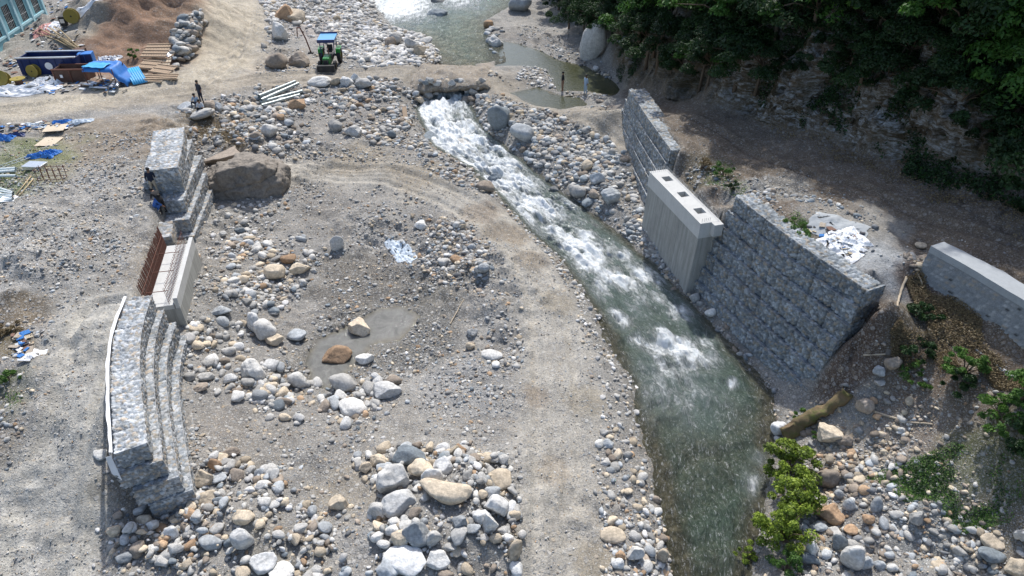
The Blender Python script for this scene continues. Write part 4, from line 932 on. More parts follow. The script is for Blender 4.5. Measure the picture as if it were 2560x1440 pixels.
# region: polygon in photograph pixels, stones per m2, size range (m), power (higher = more small), palette, angular share, group
REG = [
 ('bank', [(1370,270),(1450,268),(1530,264),(1555,300),(1500,300),(1420,290)], 7, .1, .45, 2.2, MIXC, .3),
 ('bank', [(1190,290),(1190,240),(1280,262),(1400,280),(1500,278),(1550,300),(1575,420),(1615,540),(1610,570),(1560,590),(1470,520),(1385,460),(1300,385),(1215,330)], 13, .12, .75, 1.9, MIXC, .25),
 ('bank', [(1590,560),(1620,560),(1650,600),(1720,700),(1680,705),(1620,650),(1560,590)], 12, .12, .5, 2.2, MIXC, .3),
 ('slope', [(840,225),(1000,215),(1090,215),(1090,250),(1040,280),(1020,330),(1060,380),(980,370),(900,350),(820,330),(800,270)], 9, .12, .75, 2.0, MIX, .35),
 ('slope', [(1030,200),(1100,205),(1100,232),(1050,262),(1030,240)], 20, .25, .8, 1.6, MIX, .4),
 ('slope', [(1160,210),(1185,205),(1230,250),(1200,290),(1165,260)], 16, .25, .8, 1.7, MIX, .4),
 ('slope', [(640,215),(800,205),(1080,205),(1090,235),(900,250),(780,262),(700,300),(620,280)], 7, .15, .8, 1.9, MIX, .4),
 ('slope', [(1060,330),(1100,380),(1190,430),(1270,500),(1240,500),(1150,470),(1060,420),(1010,360)], 11, .1, .55, 2.3, MIX, .3),
 ('west', [(560,250),(760,290),(790,350),(700,400),(640,380),(560,330)], 7, .15, .8, 2.0, MIX, .4),
 ('west', [(680,380),(780,340),(900,350),(860,390),(760,430),(700,500),(660,560),(640,500)], 3, .1, .4, 2.2, MIXB, .4),
 ('west', [(530,510),(660,500),(690,560),(600,640),(530,600)], 9, .12, .55, 2.2, MIXS, .5),
 ('west', [(570,600),(770,590),(800,660),(770,720),(700,800),(620,860),(560,800),(530,700)], 8, .12, .75, 2.0, MIXB, .4),
 ('foot', [(470,780),(560,790),(640,900),(700,940),(720,1000),(640,1010),(560,1000),(480,980),(466,900)], 9, .15, .7, 1.9, MIXB, .25),
 ('foot', [(620,900),(720,930),(800,960),(870,960),(960,930),(1000,970),(900,1060),(760,1070),(640,1040)], 8, .12, .8, 1.9, MIXB, .3),
 ('pitrim', [(1020,530),(1100,545),(1160,560),(1220,620),(1240,690),(1200,760),(1140,720),(1090,700),(1030,660),(1080,600)], 16, .09, .5, 2.3, MIX, .3),
 ('pitrim', [(1180,800),(1280,790),(1310,850),(1310,920),(1270,960),(1240,920),(1180,880)], 7, .1, .5, 2.2, MIX, .3),
 ('heap', [(880,1150),(960,1110),(1080,1120),(1270,1150),(1300,1250),(1300,1460),(900,1460),(930,1340),(960,1260),(900,1200)], 17, .09, .7, 1.7, MIXB, .85),
 ('heap', [(480,1180),(560,1130),(640,1160),(740,1230),(800,1290),(860,1400),(900,1460),(560,1460),(430,1420),(290,1400),(260,1310),(360,1270),(480,1280)], 13, .10, .6, 1.9, MIXB, .8),
 ('heap', [(1270,1240),(1310,1260),(1310,1440),(1290,1440)], 8, .12, .5, 2.0, MIXB, .4),
 ('strip', [(1320,1330),(1440,1290),(1450,1440),(1340,1440)], 7, .1, .4, 2.2, MIXB, .3),
 ('strip', [(1490,1080),(1590,1080),(1620,1150),(1660,1260),(1680,1460),(1480,1460),(1500,1340),(1480,1200)], 14, .09, .55, 2.1, MIXB, .5),
 ('strip', [(1440,700),(1500,790),(1530,860),(1590,960),(1600,1080),(1500,1080),(1510,960),(1480,860),(1440,780)], 13, .08, .35, 2.4, MIXS, .3),
 ('strip', [(1270,500),(1340,580),(1400,640),(1460,720),(1420,720),(1370,640),(1300,570),(1250,510)], 13, .08, .4, 2.4, MIX, .3),
 ('edge', [(1640,640),(1700,700),(1780,780),(1930,950),(1960,1010),(1930,1010),(1840,890),(1760,815),(1690,735),(1630,670)], 6, .12, .55, 2.2, MIXC, .3),
 ('upstream', [(640,0),(930,0),(950,60),(1060,95),(1100,150),(1080,170),(960,170),(860,170),(850,120),(760,60),(660,120),(640,60)], 3.2, .25, 1.0, 2.2, MIXS, .4),
 ('upstream', [(880,90),(1000,80),(1090,100),(1100,160),(1050,172),(950,165),(870,140)], 8, .2, .9, 1.8, MIXS, .35),
 ('upstream', [(1200,60),(1260,70),(1240,140),(1210,120)], 2.5, .3, 1.2, 2.0, MIXC, .4),
 ('upstream', [(1320,165),(1370,175),(1390,225),(1350,220),(1290,200)], 11, .15, .5, 2.0, MIXS, .3),
 ('upstream', [(1380,225),(1540,240),(1500,250),(1400,248)], 6, .12, .35, 2.2, MIXS, .3),
 ('upstream', [(1180,195),(1290,215),(1320,250),(1240,250),(1170,230)], 7, .12, .5, 2.2, MIX, .4),
 ('hillfoot', [(1380,110),(1480,130),(1560,220),(1500,190),(1400,150)], 3, .15, .6, 2.2, MIXC, .4),
 ('road', [(1920,430),(2010,460),(2180,530),(2260,590),(2200,590),(2080,520),(1950,500),(1880,470)], 9, .1, .45, 2.2, MIXC, .35),
 ('road', [(1840,470),(1930,480),(1960,540),(1900,520),(1840,500)], 12, .1, .35, 2.2, MIXC, .35),
 ('road', [(2270,590),(2340,600),(2350,680),(2290,700),(2250,640)], 14, .12, .55, 2.0, MIXT, .4),
 ('road', [(1700,410),(1800,420),(1860,470),(1800,500),(1730,470)], 8, .08, .3, 2.2, MIXC, .35),
 ('rubble', [(2020,1010),(2150,960),(2230,960),(2330,1030),(2250,1120),(2250,1230),(2130,1240),(2040,1180),(1990,1120)], 20, .07, .5, 2.4, MIXT, .85),
 ('rubble', [(2130,880),(2200,860),(2230,900),(2180,950),(2110,930)], 8, .1, .5, 2.0, MIXT, .6),
 ('lower', [(2000,1270),(2100,1220),(2230,1240),(2360,1290),(2560,1330),(2560,1470),(1980,1470),(1990,1380)], 15, .08, .55, 2.2, MIX, .5),
 ('lower', [(1925,1010),(1990,1010),(1990,1100),(1940,1100)], 8, .1, .4, 2.0, MIXT, .35),
 ('pile', [(440,110),(470,60),(530,40),(560,60),(555,120),(520,170),(470,195),(440,180)], 8.0, .4, 1.35, 1.2, pal('slate3 mid5 blue2 brown2 pale2'), .8),
 ('slopetop', [(440,280),(560,240),(700,240),(640,330),(560,400),(500,380)], 3, .15, .7, 2.2, MIX, .4),
 ('west', [(340,470),(420,540),(400,620),(330,600),(300,520)], 5, .1, .45, 2.3, MIXB, .5),
 ('west', [(200,600),(360,600),(380,640),(250,640)], 7, .1, .35, 2.3, MIXB, .5),
 ('west', [(200,770),(330,720),(330,790),(240,790)], 6, .12, .4, 2.3, MIXS, .5),
]
GENERAL = [([(-60,330),(420,330),(480,300),(560,520),(480,1460),(-80,1460)], 14, .05, .24, 2.6, MIX),
 ([(480,250),(1040,260),(1200,500),(1480,760),(1600,1000),(1690,1470),(420,1470),(480,700)], 13, .05, .30, 3.0, MIX),
 ([(640,0),(940,0),(1100,170),(640,210)], 2.5, .1, .4, 3.0, MIXS),
 ([(1190,250),(1520,280),(1620,620),(1480,530)], 12, .06, .3, 2.6, MIXC),
 ([(1990,1000),(2400,900),(2560,1000),(2560,1470),(1900,1470)], 12, .05, .3, 2.8, MIXT),
 ([(1620,280),(1950,400),(2560,660),(2350,620),(2180,690),(1840,500),(1690,400)], 2.2, .05, .25, 3.0, MIXC),
 ([(600,560),(1240,520),(1300,1100),(560,1100)], 3, .05, .22, 2.8, MIX),
 ([(1290,60),(1400,80),(1560,240),(1300,150)], 3, .1, .3, 2.8, MIXC)]
BIGP = []                                            # stones large enough to be a thing of their own
S = dict(x=[], y=[], z=[], s=[], c=[], a=[])
HAND = []
def onroad(x, y):
    m = np.zeros(x.shape, bool)
    for pl, wd in ((HAUL, 1.35), (ROADL, 2.6), (ROADX, 1.3), (TRACKL, 1.8)):
        d, _, _ = polyd(x, y, xy(pl)); m |= d < wd
    return m
ABUT = [(-18.6,32.2),(-16.6,24.4),(-14.6,24.8),(-16.6,32.4)]
def blocked(x, y):                                   # under walls, or in the deep water
    dR, sR, _ = polyd(x, y, DIV_R); dL, sL, _ = polyd(x, y, DIV_L)
    b = (dR < .75) & (y > 21.5) & (y < 50)
    b |= (dL < .9) & (y > 15.2) & (y < 41)
    return b
_stn = fbm
def scatter(px, dens, lo, hi, pw, palette, angs=.3, name=None):
    mn = .35 if name else .12
    g = ground([p[0] for p in px], [p[1] for p in px]); pg = [(p[0], p[1]) for p in g]
    a = np.array(pg); x0, y0 = a.min(0); x1, y1 = a.max(0); n = int((x1 - x0) * (y1 - y0) * dens)
    n = min(n, 60000); x = rng.uniform(x0, x1, n); y = rng.uniform(y0, y1, n)
    k = inpoly(x, y, pg) & ~blocked(x, y); x, y = x[k], y[k]
    cl = fbm(x, y, .45, 3) + .5; k = rng.random(len(x)) < np.clip(cl * 2.4 - .6, mn, 1); x, y = x[k], y[k]
    s = lo * (hi / lo) ** (rng.random(len(x)) ** pw)
    dr, _, _ = polyd(x, y, RIVPOLY + [RIVPOLY[0]]); ins = inpoly(x, y, RIVPOLY); k = ~(ins & (dr > .35 + s * .3)); x, y, s = x[k], y[k], s[k]
    for pgk in POOLS + [PUD]:
        d, _, _ = polyd(x, y, pgk + [pgk[0]]); i2 = inpoly(x, y, pgk); k = ~(i2 & (d > .3)); x, y, s = x[k], y[k], s[k]
    rd = onroad(x, y); k = ~rd | ((rng.random(len(x)) < .75) & (s < .12)); x, y, s = x[k], y[k], s[k]
    z = H(x, y)
    if name == 'heap': z = z + np.abs(rng.normal(0, .10, len(x)))
    if name == 'pile': z = z + np.abs(rng.normal(0, .5, len(x)))
    ks, ws = palette; ci = rng.choice(len(ks), len(x), p=ws)
    for i in range(len(x)):
        if name and s[i] > .42: BIGP.append((x[i], y[i], z[i], s[i], ks[ci[i]], rng.random() < angs, name)); continue
    k = ~((s > .42) & (name is not None)); idx = np.nonzero(k)[0]
    S['x'].append(x[idx]); S['y'].append(y[idx]); S['z'].append(z[idx]); S['s'].append(s[idx]); S['a'].append(rng.random(len(idx)) < angs + .25)
    cc = np.array([COLS[q] for q in ks])[ci[idx]]; S['c'].append(cc)
for r in REG: scatter(r[1], r[2] * (3.4 if r[0] in ('heap', 'bank', 'lower', 'rubble') else 3.4), *r[3:], name=r[0])
for r in GENERAL: scatter(r[0], r[1] * 6.0, *r[2:])

# hand-placed boulders: centre px, width px, height/width, depth/width, colour, shape, label
HB = [
 (600,445,168,.50,.95,'brown','slabface','huge brown-grey boulder with a flat shaded face right of the short gabion wall'),
 (570,395,95,.35,.9,'brown','ang','flat brown rock ledge above the huge flat-faced boulder'),
 (845,888,76,.62,.75,'rust','ang','orange-stained angular boulder standing in the muddy puddle'),
 (900,825,60,.72,.7,'tan','ang','tan angular boulder in the middle of the muddy puddle'),
 (914,895,46,.6,.8,'pale','ang','small pale pointed rock at the right of the orange-stained boulder'),
 (860,957,68,.68,.8,'mid','rnd','rounded grey boulder at the lower edge of the puddle'),
 (748,952,50,.8,.8,'pale','rnd','pale rounded boulder left of the puddle tail'),
 (970,972,72,.55,.8,'white','ang','whitish crumbly boulder right below the puddle'),
 (882,1016,72,.6,.9,'pale','rnd','broad pale smooth boulder half buried below the puddle'),
 (638,922,64,.85,.85,'pale','ang','big whitish angular boulder near the foot of the long gabion wall'),
 (664,818,54,.85,.9,'pale','rnd','smooth pale boulder in the stones left of the puddle'),
 (636,808,34,1.2,.8,'white','rnd','upright white egg-shaped stone beside the smooth pale boulder'),
 (684,852,50,.5,.7,'tan','ang','wedge-shaped tan rock below the smooth pale boulder'),
 (745,842,48,.65,.8,'blue','rnd','blue-grey rounded rock at the puddle\'s left shore'),
 (555,780,52,.45,.6,'blue','ang','long blue-grey slab lying near the abutment foot'),
 (690,685,52,.75,.8,'tan','rnd','tan rounded boulder in the stone band above the pit'),
 (722,650,40,.6,.8,'rust','rnd','orange rounded rock above the tan boulder of the stone band'),
 (752,672,56,.5,.5,'tan','ang','elongated tan rock lying aslant in the stone band'),
 (845,616,34,1.0,.35,'pale','slab','flat pale rectangular slab lying on the pit slope'),
 (600,577,30,.5,.7,'slate','ang','small slate block below the short gabion wall\'s far foot'),
 (560,588,22,.7,.8,'pale','ang','small pale block by the foot of the short gabion wall'),
 (503,968,40,.5,.7,'brown','ang','dark brown flat rock against the long gabion wall'),
 (520,945,36,.6,.8,'mid','rnd','grey stone against the foot of the long gabion wall'),
 (1114,1230,134,.42,.5,'tan','bean','long tan bean-shaped boulder on top of the bottom heap'),
 (1056,1172,68,.72,.8,'tan','rnd','round tan boulder above the long bean-shaped one'),
 (1028,1142,82,.6,.7,'slate','ang','dark slate block at the top of the bottom heap'),
 (1106,1170,54,.8,.8,'white','ang','whitish block right of the round tan boulder'),
 (1085,1196,62,.75,.6,'pale','ang','pale tilted slab leaning behind the bean-shaped boulder'),
 (985,1198,82,.72,.7,'pale','ang','large pale faceted boulder at the left of the bean-shaped one'),
 (948,1150,48,.7,.8,'tan','ang','tan-brown block at the upper left corner of the bottom heap'),
 (915,1170,34,.75,.8,'tan','ang','small tan cube-like rock on the heap\'s upper left edge'),
 (962,1166,42,.35,.6,'blue','slab','narrow blue-grey slab at the left of the slate block'),
 (1250,1198,68,.58,.9,'tan','rnd','cream and orange rounded boulder at the heap\'s right edge'),
 (1000,1255,92,.55,.7,'white','ang','large white jagged rock left below the bean-shaped boulder'),
 (1240,1265,60,1.0,.8,'white','ang','tall white boulder right of the bean-shaped one'),
 (1226,1315,40,1.1,.7,'pale','ang','pale pillar-like rock below the tall white boulder'),
 (1150,1310,40,.95,.8,'blue','ang','blue-grey cube rock in the middle of the bottom heap'),
 (1045,1345,72,.8,.6,'blue','ang','blue-grey tilted slab in the lower part of the bottom heap'),
 (1005,1350,50,.75,.8,'tan','ang','yellowish block left of the tilted blue-grey slab'),
 (1012,1398,110,.5,.8,'white','ang','broad white faceted boulder near the picture\'s lower edge'),
 (1095,1398,60,.6,.8,'pale','ang','pale faceted boulder right of the broad white one'),
 (1085,1350,44,.9,.7,'pale','ang','pale upright rock right of the tilted blue-grey slab'),
 (975,1420,66,.6,.8,'blue','rnd','bluish rounded boulder at the bottom of the heap'),
 (945,1346,34,.7,.8,'pale','rnd','pale rounded stone on the left flank of the bottom heap'),
 (945,1282,50,.7,.5,'mid','slab','grey leaning slab on the left flank of the bottom heap'),
 (1205,1290,48,.7,.8,'white','ang','whitish rock just below the bean-shaped boulder\'s right end'),
 (1288,1380,36,1.2,.8,'tan','rnd','upright tan stone at the heap\'s lower right corner'),
 (848,1255,50,.7,.8,'tan','ang','lone tan boulder half sunk in gravel left of the bottom heap'),
 (518,1245,56,.6,.8,'tan','ang','cream block beside the near end of the long gabion wall'),
 (510,1195,56,.75,.8,'tan','ang','large cream boulder touching the near end of the long gabion wall'),
 (545,1197,48,.5,.8,'blue','rnd','light blue-grey flat stone beside the large cream boulder'),
 (610,1290,58,.55,.7,'tan','slab','cream flat-topped block in the left stone heap'),
 (540,1160,34,.8,.7,'rust','rnd','orange-brown leaning stone near the wall\'s near end'),
 (580,1132,44,.5,.6,'brown','rnd','brown lens-shaped stone uphill of the left stone heap'),
 (530,1355,58,.6,.8,'blue','rnd','smooth blue-grey boulder in the left stone heap'),
 (615,1355,50,1.0,.8,'white','rnd','white rounded boulder near the lower edge of the left heap'),
 (660,1410,70,.6,.8,'white','ang','big white angular boulder at the bottom of the left heap'),
 (700,1430,80,.45,.8,'pale','ang','pale cracked boulder at the very bottom left of centre'),
 (433,1335,34,.8,.6,'white','slab','small whitish slab in the gravel below the long gabion wall'),
 (365,1300,40,.7,.8,'tan','rnd','yellowish stone in front of the lowest gabion step'),
 (290,1325,34,.8,.8,'tan','rnd','split yellowish stone lying beside the left track'),
 (250,1135,38,.55,.8,'pale','rnd','pale half-buried stone in the left dirt track edge'),
 (1530,1338,62,.5,.8,'tan','rnd','tan dome-shaped boulder between haul track and river'),
 (1520,1108,30,.6,.8,'blue','rnd','blue-grey flat stone on the strip beside the river'),
 (1655,1388,28,1.3,.8,'tan','rnd','tan upright stone at the water\'s edge near the picture bottom'),
 (1585,1385,46,.8,.8,'pale','ang','pale boulder on the river strip near the picture bottom'),
 (1543,1408,34,.8,.8,'white','rnd','white boulder left of the pale one on the river strip'),
 (1550,1390,26,1.0,.8,'rust','rnd','brownish rounded stone on the river strip'),
 (1248,300,56,1.15,.8,'slate','rnd','large dark grey-green boulder at the right bank of the rapids'),
 (1306,333,62,.68,.8,'blue','rnd','blue-grey smooth boulder right of the tall dark one'),
 (1440,482,50,.72,.8,'mid','rnd','rounded grey boulder at the right edge of the rapids'),
 (1386,478,26,.7,.8,'dark','rnd','small dark boulder wet by the rapids'),
 (1525,492,52,.75,.8,'blue','ang','blue-grey split boulder below the upstream gabion wall'),
 (1492,450,40,.8,.8,'blue','ang','blue-grey blocky boulder above the split one'),
 (1466,416,30,.8,.8,'tan','rnd','round cream boulder among the right bank stones'),
 (1485,487,28,.7,.8,'brown','rnd','pinkish flat boulder beside the rounded grey one'),
 (1470,508,40,.5,.8,'slate','rnd','low slate rock at the water below the pinkish boulder'),
 (1215,470,46,.5,.7,'brown','slabt','brown tilted slab on the left shore of the rapids'),
 (1235,455,34,1.0,.5,'slate','slabt','slate plate standing on the left shore of the rapids'),
 (1262,484,44,.5,.8,'pale','rnd','pale stone at the left water edge below the tilted slabs'),
 (1160,365,44,.6,.8,'mid','rnd','grey boulder on the left shore of the white water'),
 (1085,345,50,.5,.9,'slate','ang','dark boulder at the left shore high on the rapids'),
 (1165,210,34,1.1,.8,'mid','ang','tall grey boulder guarding the outlet\'s right side'),
 (1095,215,34,.7,.8,'slate','ang','dark flat boulder guarding the outlet\'s left side'),
 (1165,255,30,.8,.8,'brown','rnd','brown boulder at the right of the outlet cascade'),
 (800,205,60,.45,.8,'pale','rnd','long pale boulder along the dirt crossing\'s lower edge'),
 (842,205,30,.7,.8,'tan','rnd','cream boulder along the dirt crossing\'s lower edge'),
 (868,205,34,.7,.8,'white','ang','white blocky boulder along the dirt crossing\'s lower edge'),
 (888,202,22,1.1,.8,'blue','ang','dark blue-grey upright stone along the crossing\'s lower edge'),
 (910,212,44,.6,.8,'pale','ang','pale greenish boulder at the end of the crossing\'s stone row'),
 (690,155,60,.62,.8,'brown','rnd','rounded brown boulder left of the tractor'),
 (748,152,52,.72,.8,'brown','ang','blocky brown-grey boulder just left of the tractor'),
 (712,38,50,.8,.8,'rust','ang','rust-brown faceted boulder in the upstream stones'),
 (738,45,52,.55,.8,'tan','ang','cream-topped boulder beside the rust-brown faceted one'),
 (700,85,56,.8,.8,'pale','ang','pale pyramid-like boulder upstream of the tractor'),
 (1090,40,62,.42,.6,'slate','rnd','dark boulder standing in the upstream rapids'),
 (1100,8,44,.5,.8,'dark','rnd','dark rock at the head of the upstream rapids'),
 (975,108,30,.8,.8,'brown','rnd','brown boulder on the gravel tip beside the upstream water'),
 (990,100,34,.8,.8,'mid','rnd','grey boulder on the gravel tip beside the upstream water'),
 (1030,115,36,.8,.8,'pale','ang','pale boulder on the gravel tip beside the upstream water'),
 (1052,132,34,.8,.8,'tan','ang','cream boulder at the water end of the gravel tip'),
 (1062,103,40,.4,.8,'pale','rnd','long pale rock on the gravel tip\'s water side'),
 (742,262,46,.55,.8,'rust','ang','rust-brown boulder below the bundle of steel pipes'),
 (675,330,40,.8,.8,'pale','rnd','pale rounded boulder on the slope below the pipes'),
 (505,285,64,.42,.9,'mid','rnd','flat grey boulder the road-side people sit by'),
 (468,268,40,.5,.8,'blue','ang','blue-grey slab left of the people on the boulder'),
 (525,262,40,.5,.8,'brown','ang','brown rock behind the people on the boulder'),
 (548,270,22,1.0,.8,'blue','ang','small blue-grey rock right of the people on the boulder'),
 (885,330,40,.7,.8,'pale','ang','pale boulder on the gravel slope left of the rapids'),
 (840,318,36,.8,.8,'mid','rnd','grey boulder beside the pale one on the gravel slope'),
 (1052,568,34,.75,.8,'pale','ang','pale boulder on the rim above the plastic film'),
 (1142,650,34,.55,.8,'rust','rnd','orange boulder on the rim right of the plastic film'),
 (1110,655,32,.6,.8,'pale','rnd','pale boulder left of the orange one on the rim'),
 (1210,672,32,.8,.8,'blue','rnd','bluish boulder at the right of the rim'),
 (1200,680,30,.5,.6,'mid','slab','grey slab on the outer rim of the pit'),
 (1228,888,60,.45,.6,'pale','rnd','long pale rock between the pit and the haul track'),
 (1176,866,24,.75,.8,'tan','rnd','cream egg-shaped stone right of the puddle'),
 (1180,830,28,.7,.8,'pale','ang','pale angular stone right of the puddle'),
 (1480,120,64,1.35,.6,'mid','rnd','tall smooth grey boulder leaning on the hillside beside the backwater'),
 (1490,173,16,.7,.8,'pale','rnd','small pale boulder at the foot of the tall leaning one'),
 (1560,112,40,.6,.8,'blue','ang','pale blue rock stuck in the hillside foot'),
 (1240,108,40,.8,.8,'pale','ang','pale boulder on the far shore of the upstream water'),
 (1220,65,24,.9,.8,'rust','rnd','orange-brown boulder on the far shore of the upstream water'),
 (1300,15,60,.6,.8,'blue','rnd','large blue-grey rock at the far shore of the upstream water'),
 (1500,868-860+245,20,.4,.8,'brown','slab','flat brown stone by the dirt crossing\'s upper bend'),
 (1775,785,28,.8,.8,'pale','rnd','pale round stone at the waterline below the broad gabion wall'),
 (1735,745,26,.9,.8,'mid','rnd','grey stone at the waterline below the broad gabion wall'),
 (1945,1070,42,.8,.8,'white','rnd','cream-white rounded boulder at the log\'s river end'),
 (2072,1085,62,.7,.8,'tan','ang','big tan angular boulder right of the mossy log'),
 (2160,1018,44,.8,.8,'brown','ang','brown cube-like boulder on the brown slope'),
 (2110,1100,44,.7,.8,'brown','ang','brown-grey boulder above the tan rubble'),
 (2065,1195,58,.8,.8,'brown','rnd','round brown boulder beside the yellow-green bush'),
 (2070,1280,76,.62,.8,'rust','ang','red-brown wedge boulder right of the yellow-green bush'),
 (2188,1262,34,.95,.8,'blue','rnd','pale blue round boulder below the grassy slope'),
 (2118,1265,30,.95,.8,'blue','rnd','blue-grey round boulder right of the red-brown wedge'),
 (2092,1240,28,.8,.8,'blue','rnd','small slate-blue stone above the blue-grey round one'),
 (2285,1300,46,.8,.7,'mid','ang','tall greenish-grey split boulder under the grassy slope'),
 (2168,1300,32,.7,.8,'rust','rnd','orange block below the blue round boulders'),
 (2125,1325,40,.55,.8,'rust','rnd','ochre-striped stone left of the gravel patch'),
 (2030,1370,40,1.0,.7,'pale','ang','white pointed boulder at the bush\'s lower right'),
 (2018,1400,56,.5,.5,'slate','rnd','long dark blue oval stone at the bush\'s foot'),
 (2045,1318,40,.7,.8,'blue','ang','blue-grey boulder shaded by the bush'),
 (2095,1355,36,.9,.8,'slate','rnd','slate-blue boulder in the lower right stones'),
 (2120,1400,56,1.1,.8,'pale','rnd','large pale dome boulder in the lower right stones'),
 (2160,1410,34,.9,.8,'blue','rnd','bluish boulder right of the large pale dome'),
 (2195,1415,28,.8,.8,'blue','rnd','small bluish ball-like stone near the lower edge'),
 (2228,1420,34,.7,.8,'pale','rnd','pale flat stone near the lower edge'),
 (2472,1386,66,.5,.7,'slate','rnd','long violet-grey oval boulder at the lower right'),
 (2475,1358,56,.45,.8,'tan','ang','tan slab boulder above the violet-grey oval one'),
 (2548,1345,46,.8,.8,'mid','ang','greenish boulder at the right picture edge'),
 (2540,1420,70,.7,.8,'tan','ang','pinkish-tan boulder in the lower right corner'),
 (2225,915,40,.8,.8,'brown','ang','reddish-brown boulder on the weedy slope'),
 (2192,932,28,.9,.8,'blue','ang','pale blue rock below the stick on the weedy slope'),
 (2195,960,30,.6,.8,'mid','ang','grey block on the weedy slope'),
 (2345,640,32,.6,.8,'tan','rnd','cream boulder against the mortared wall\'s end'),
 (2300,615,30,.6,.8,'tan','rnd','cream boulder in the stones before the mortared wall'),
]
def boulder(x, y, zg, sx, sy, sz, mat, kind, seed, label, group, name='boulder', sub=4, tilt=None, rz=None):
    r = np.random.default_rng(seed)
    if kind == 'rnd': V, F = rockshape(sub, seed, ang=12, rnd=6, lo=.74, noise=.03, c0=.35)
    elif kind == 'bean':
        V, F = rockshape(sub, seed, ang=10, rnd=4, lo=.88, noise=.02)
        V = V.copy(); V[:, 2] *= 1 + .12 * np.cos(V[:, 0] * 4); V[:, 1] -= .35 * np.cos(V[:, 0] * 2.6) - .2; V[:, 2] -= .10 * np.cos(V[:, 0] * 3.2)
    elif kind.startswith('slab'):
        V, F = rockshape(sub, seed, ang=9, rnd=18, lo=.72, noise=.02); V = np.sign(V) * np.abs(V) ** .8
    else: V, F = rockshape(5, seed, ang=11, rnd=40, lo=.5, noise=.02, c0=.02)
    # fine relief that stays on the rock
    V = V * (1 + .13 * n3(V + seed * 3.1, 1.7, 5, .55))[:, None]
    ext = (V.max(0) - V.min(0)) / 2; V = (V - (V.max(0) + V.min(0)) / 2) / ext
    V = V * np.array([sx, sy, sz]) / 2
    tl = (r.uniform(-.25, .25), r.uniform(-.25, .25)) if tilt is None else tilt
    Rm = rot3(tl[0], tl[1], r.uniform(-.5, .5) if rz is None else rz); V = V @ np.array(Rm).T
    me = npmesh(name, V, F, M[mat], True)
    zc = zg + (-V[:, 2].min()) * .62 if sz < 3 else zg + sz * .3
    return tag(link(name, me, None, (x, y, zc)), label, 'boulder', group)
MATOF = dict(pale='pale', white='white', blue='blue', mid='mid', dark='dark', tan='tan', rust='rust', brown='brown', slate='slate')
M['slate'] = m_stone('slate blue rock', (.205, .235, .255))
hand_xy = []
for i, (u, v, wpx, hr, dr_, c, kind, lab) in enumerate(HB):
    if kind == 'slabface': continue
    g = ground(u, v + wpx * hr * .28)[0]; p = ppm(u, v); wm = wpx / p
    d = uvray(u, v); dep = math.atan2(-d[2], d[1])
    # pixel height sees height*cos + depth*sin of the view's dip
    dm = wm * dr_; hm = max(.25 * wm, (wpx * hr / p - dm * math.sin(dep) * .55) / math.cos(dep) * 1.05)
    hm = min(hm, wm * 1.5)
    tl = (0, 0) if kind in ('bean',) else ((.5, .35) if kind == 'slabt' else None)
    boulder(g[0], g[1], g[2], wm, dm, hm * 1.25, c, kind, 1000 + i, lab, None, tilt=tl, rz=(-.12 if kind == 'bean' else None))
    hand_xy.append((g[0], g[1], wm))
# the huge flat-faced boulder
def bigface():
    g = ground(600, 500)[0]; V, F = ICO[6]; V = V / np.linalg.norm(V, axis=1)[:, None]
    # wedge: flat upright face towards the pit, back slope of broken ledges
    pl = [((0,-1,.12),.80),((0,.25,1),.72),((0,.75,.65),.85),((1,-.1,.1),.95),((-1,-.1,.15),.92),((-.7,-.1,.75),.85),((.6,.3,.8),.85),((0,0,-1),.6),((.7,-.75,.1),.95),((-.35,.5,.8),.8)]
    N = np.array([p[0] for p in pl], float); N /= np.linalg.norm(N, axis=1)[:, None]; d = np.array([p[1] for p in pl])
    R = (np.sum((np.clip(V @ N.T, 0, None) / d) ** 70, axis=1) + .0001) ** (-1 / 70.)
    V = V * R[:, None] * np.array([2.5, 2.0, 1.9])
    V = V + (V / np.linalg.norm(V, axis=1)[:, None]) * (.5 * n3(V, .9, 6, .6) - .16 * np.exp(-((V[:, 2] - .35 - .15 * V[:, 0]) / .08) ** 2))[:, None]
    tag(link('boulder', npmesh('boulder', V, F, M['bigbrown'], True), None, (g[0], g[1] + 1.7, g[2] + .45), (.03, -.05, .08)), HB[0][-1], 'boulder')
    hand_xy.append((g[0], g[1] + 1.4, 4.6))
bigface()
# largest of the scattered ones become boulders of their own
hx = np.array(hand_xy)
def clear(x, y, s):
    d = np.hypot(hx[:, 0] - x, hx[:, 1] - y); return (d > (hx[:, 2] * .42 + s * .25)).all()
BIGP = [b for b in BIGP if clear(b[0], b[1], b[3])]
def apparent(b): return b[3] / math.hypot(math.hypot(b[0], b[1]), CAMH - b[2])
BIGP.sort(key=apparent, reverse=True)
ADJ = dict(pale='pale grey', white='whitish', blue='blue-grey', mid='mid-grey', dark='dark', tan='tan', rust='rust-stained', brown='brown', slate='slate-dark')
PLACE = dict(bank='on the bank below the upstream gabion wall', slope='on the gravel slope below the dirt crossing', west='on the stony ground right of the left gabion walls',
    foot='near the foot of the long left gabion wall', pitrim='on the stony rim round the puddle pit', heap='in the boulder heaps along the picture\'s lower edge', strip='on the stony strip between haul track and river',
    edge='along the waterline of the broad gabion wall', upstream='on the stone bars beside the upstream water', hillfoot='on the sediment under the hillside', road='beside the shaded right bank road',
    rubble='in the tan rubble right of the mossy log', lower='in the lower right stone bed', pile='in the rock pile beside the brown earth mound', slopetop='on the slope below the road people')
NB = max(0, 300 - len(HB)); shapes = {}
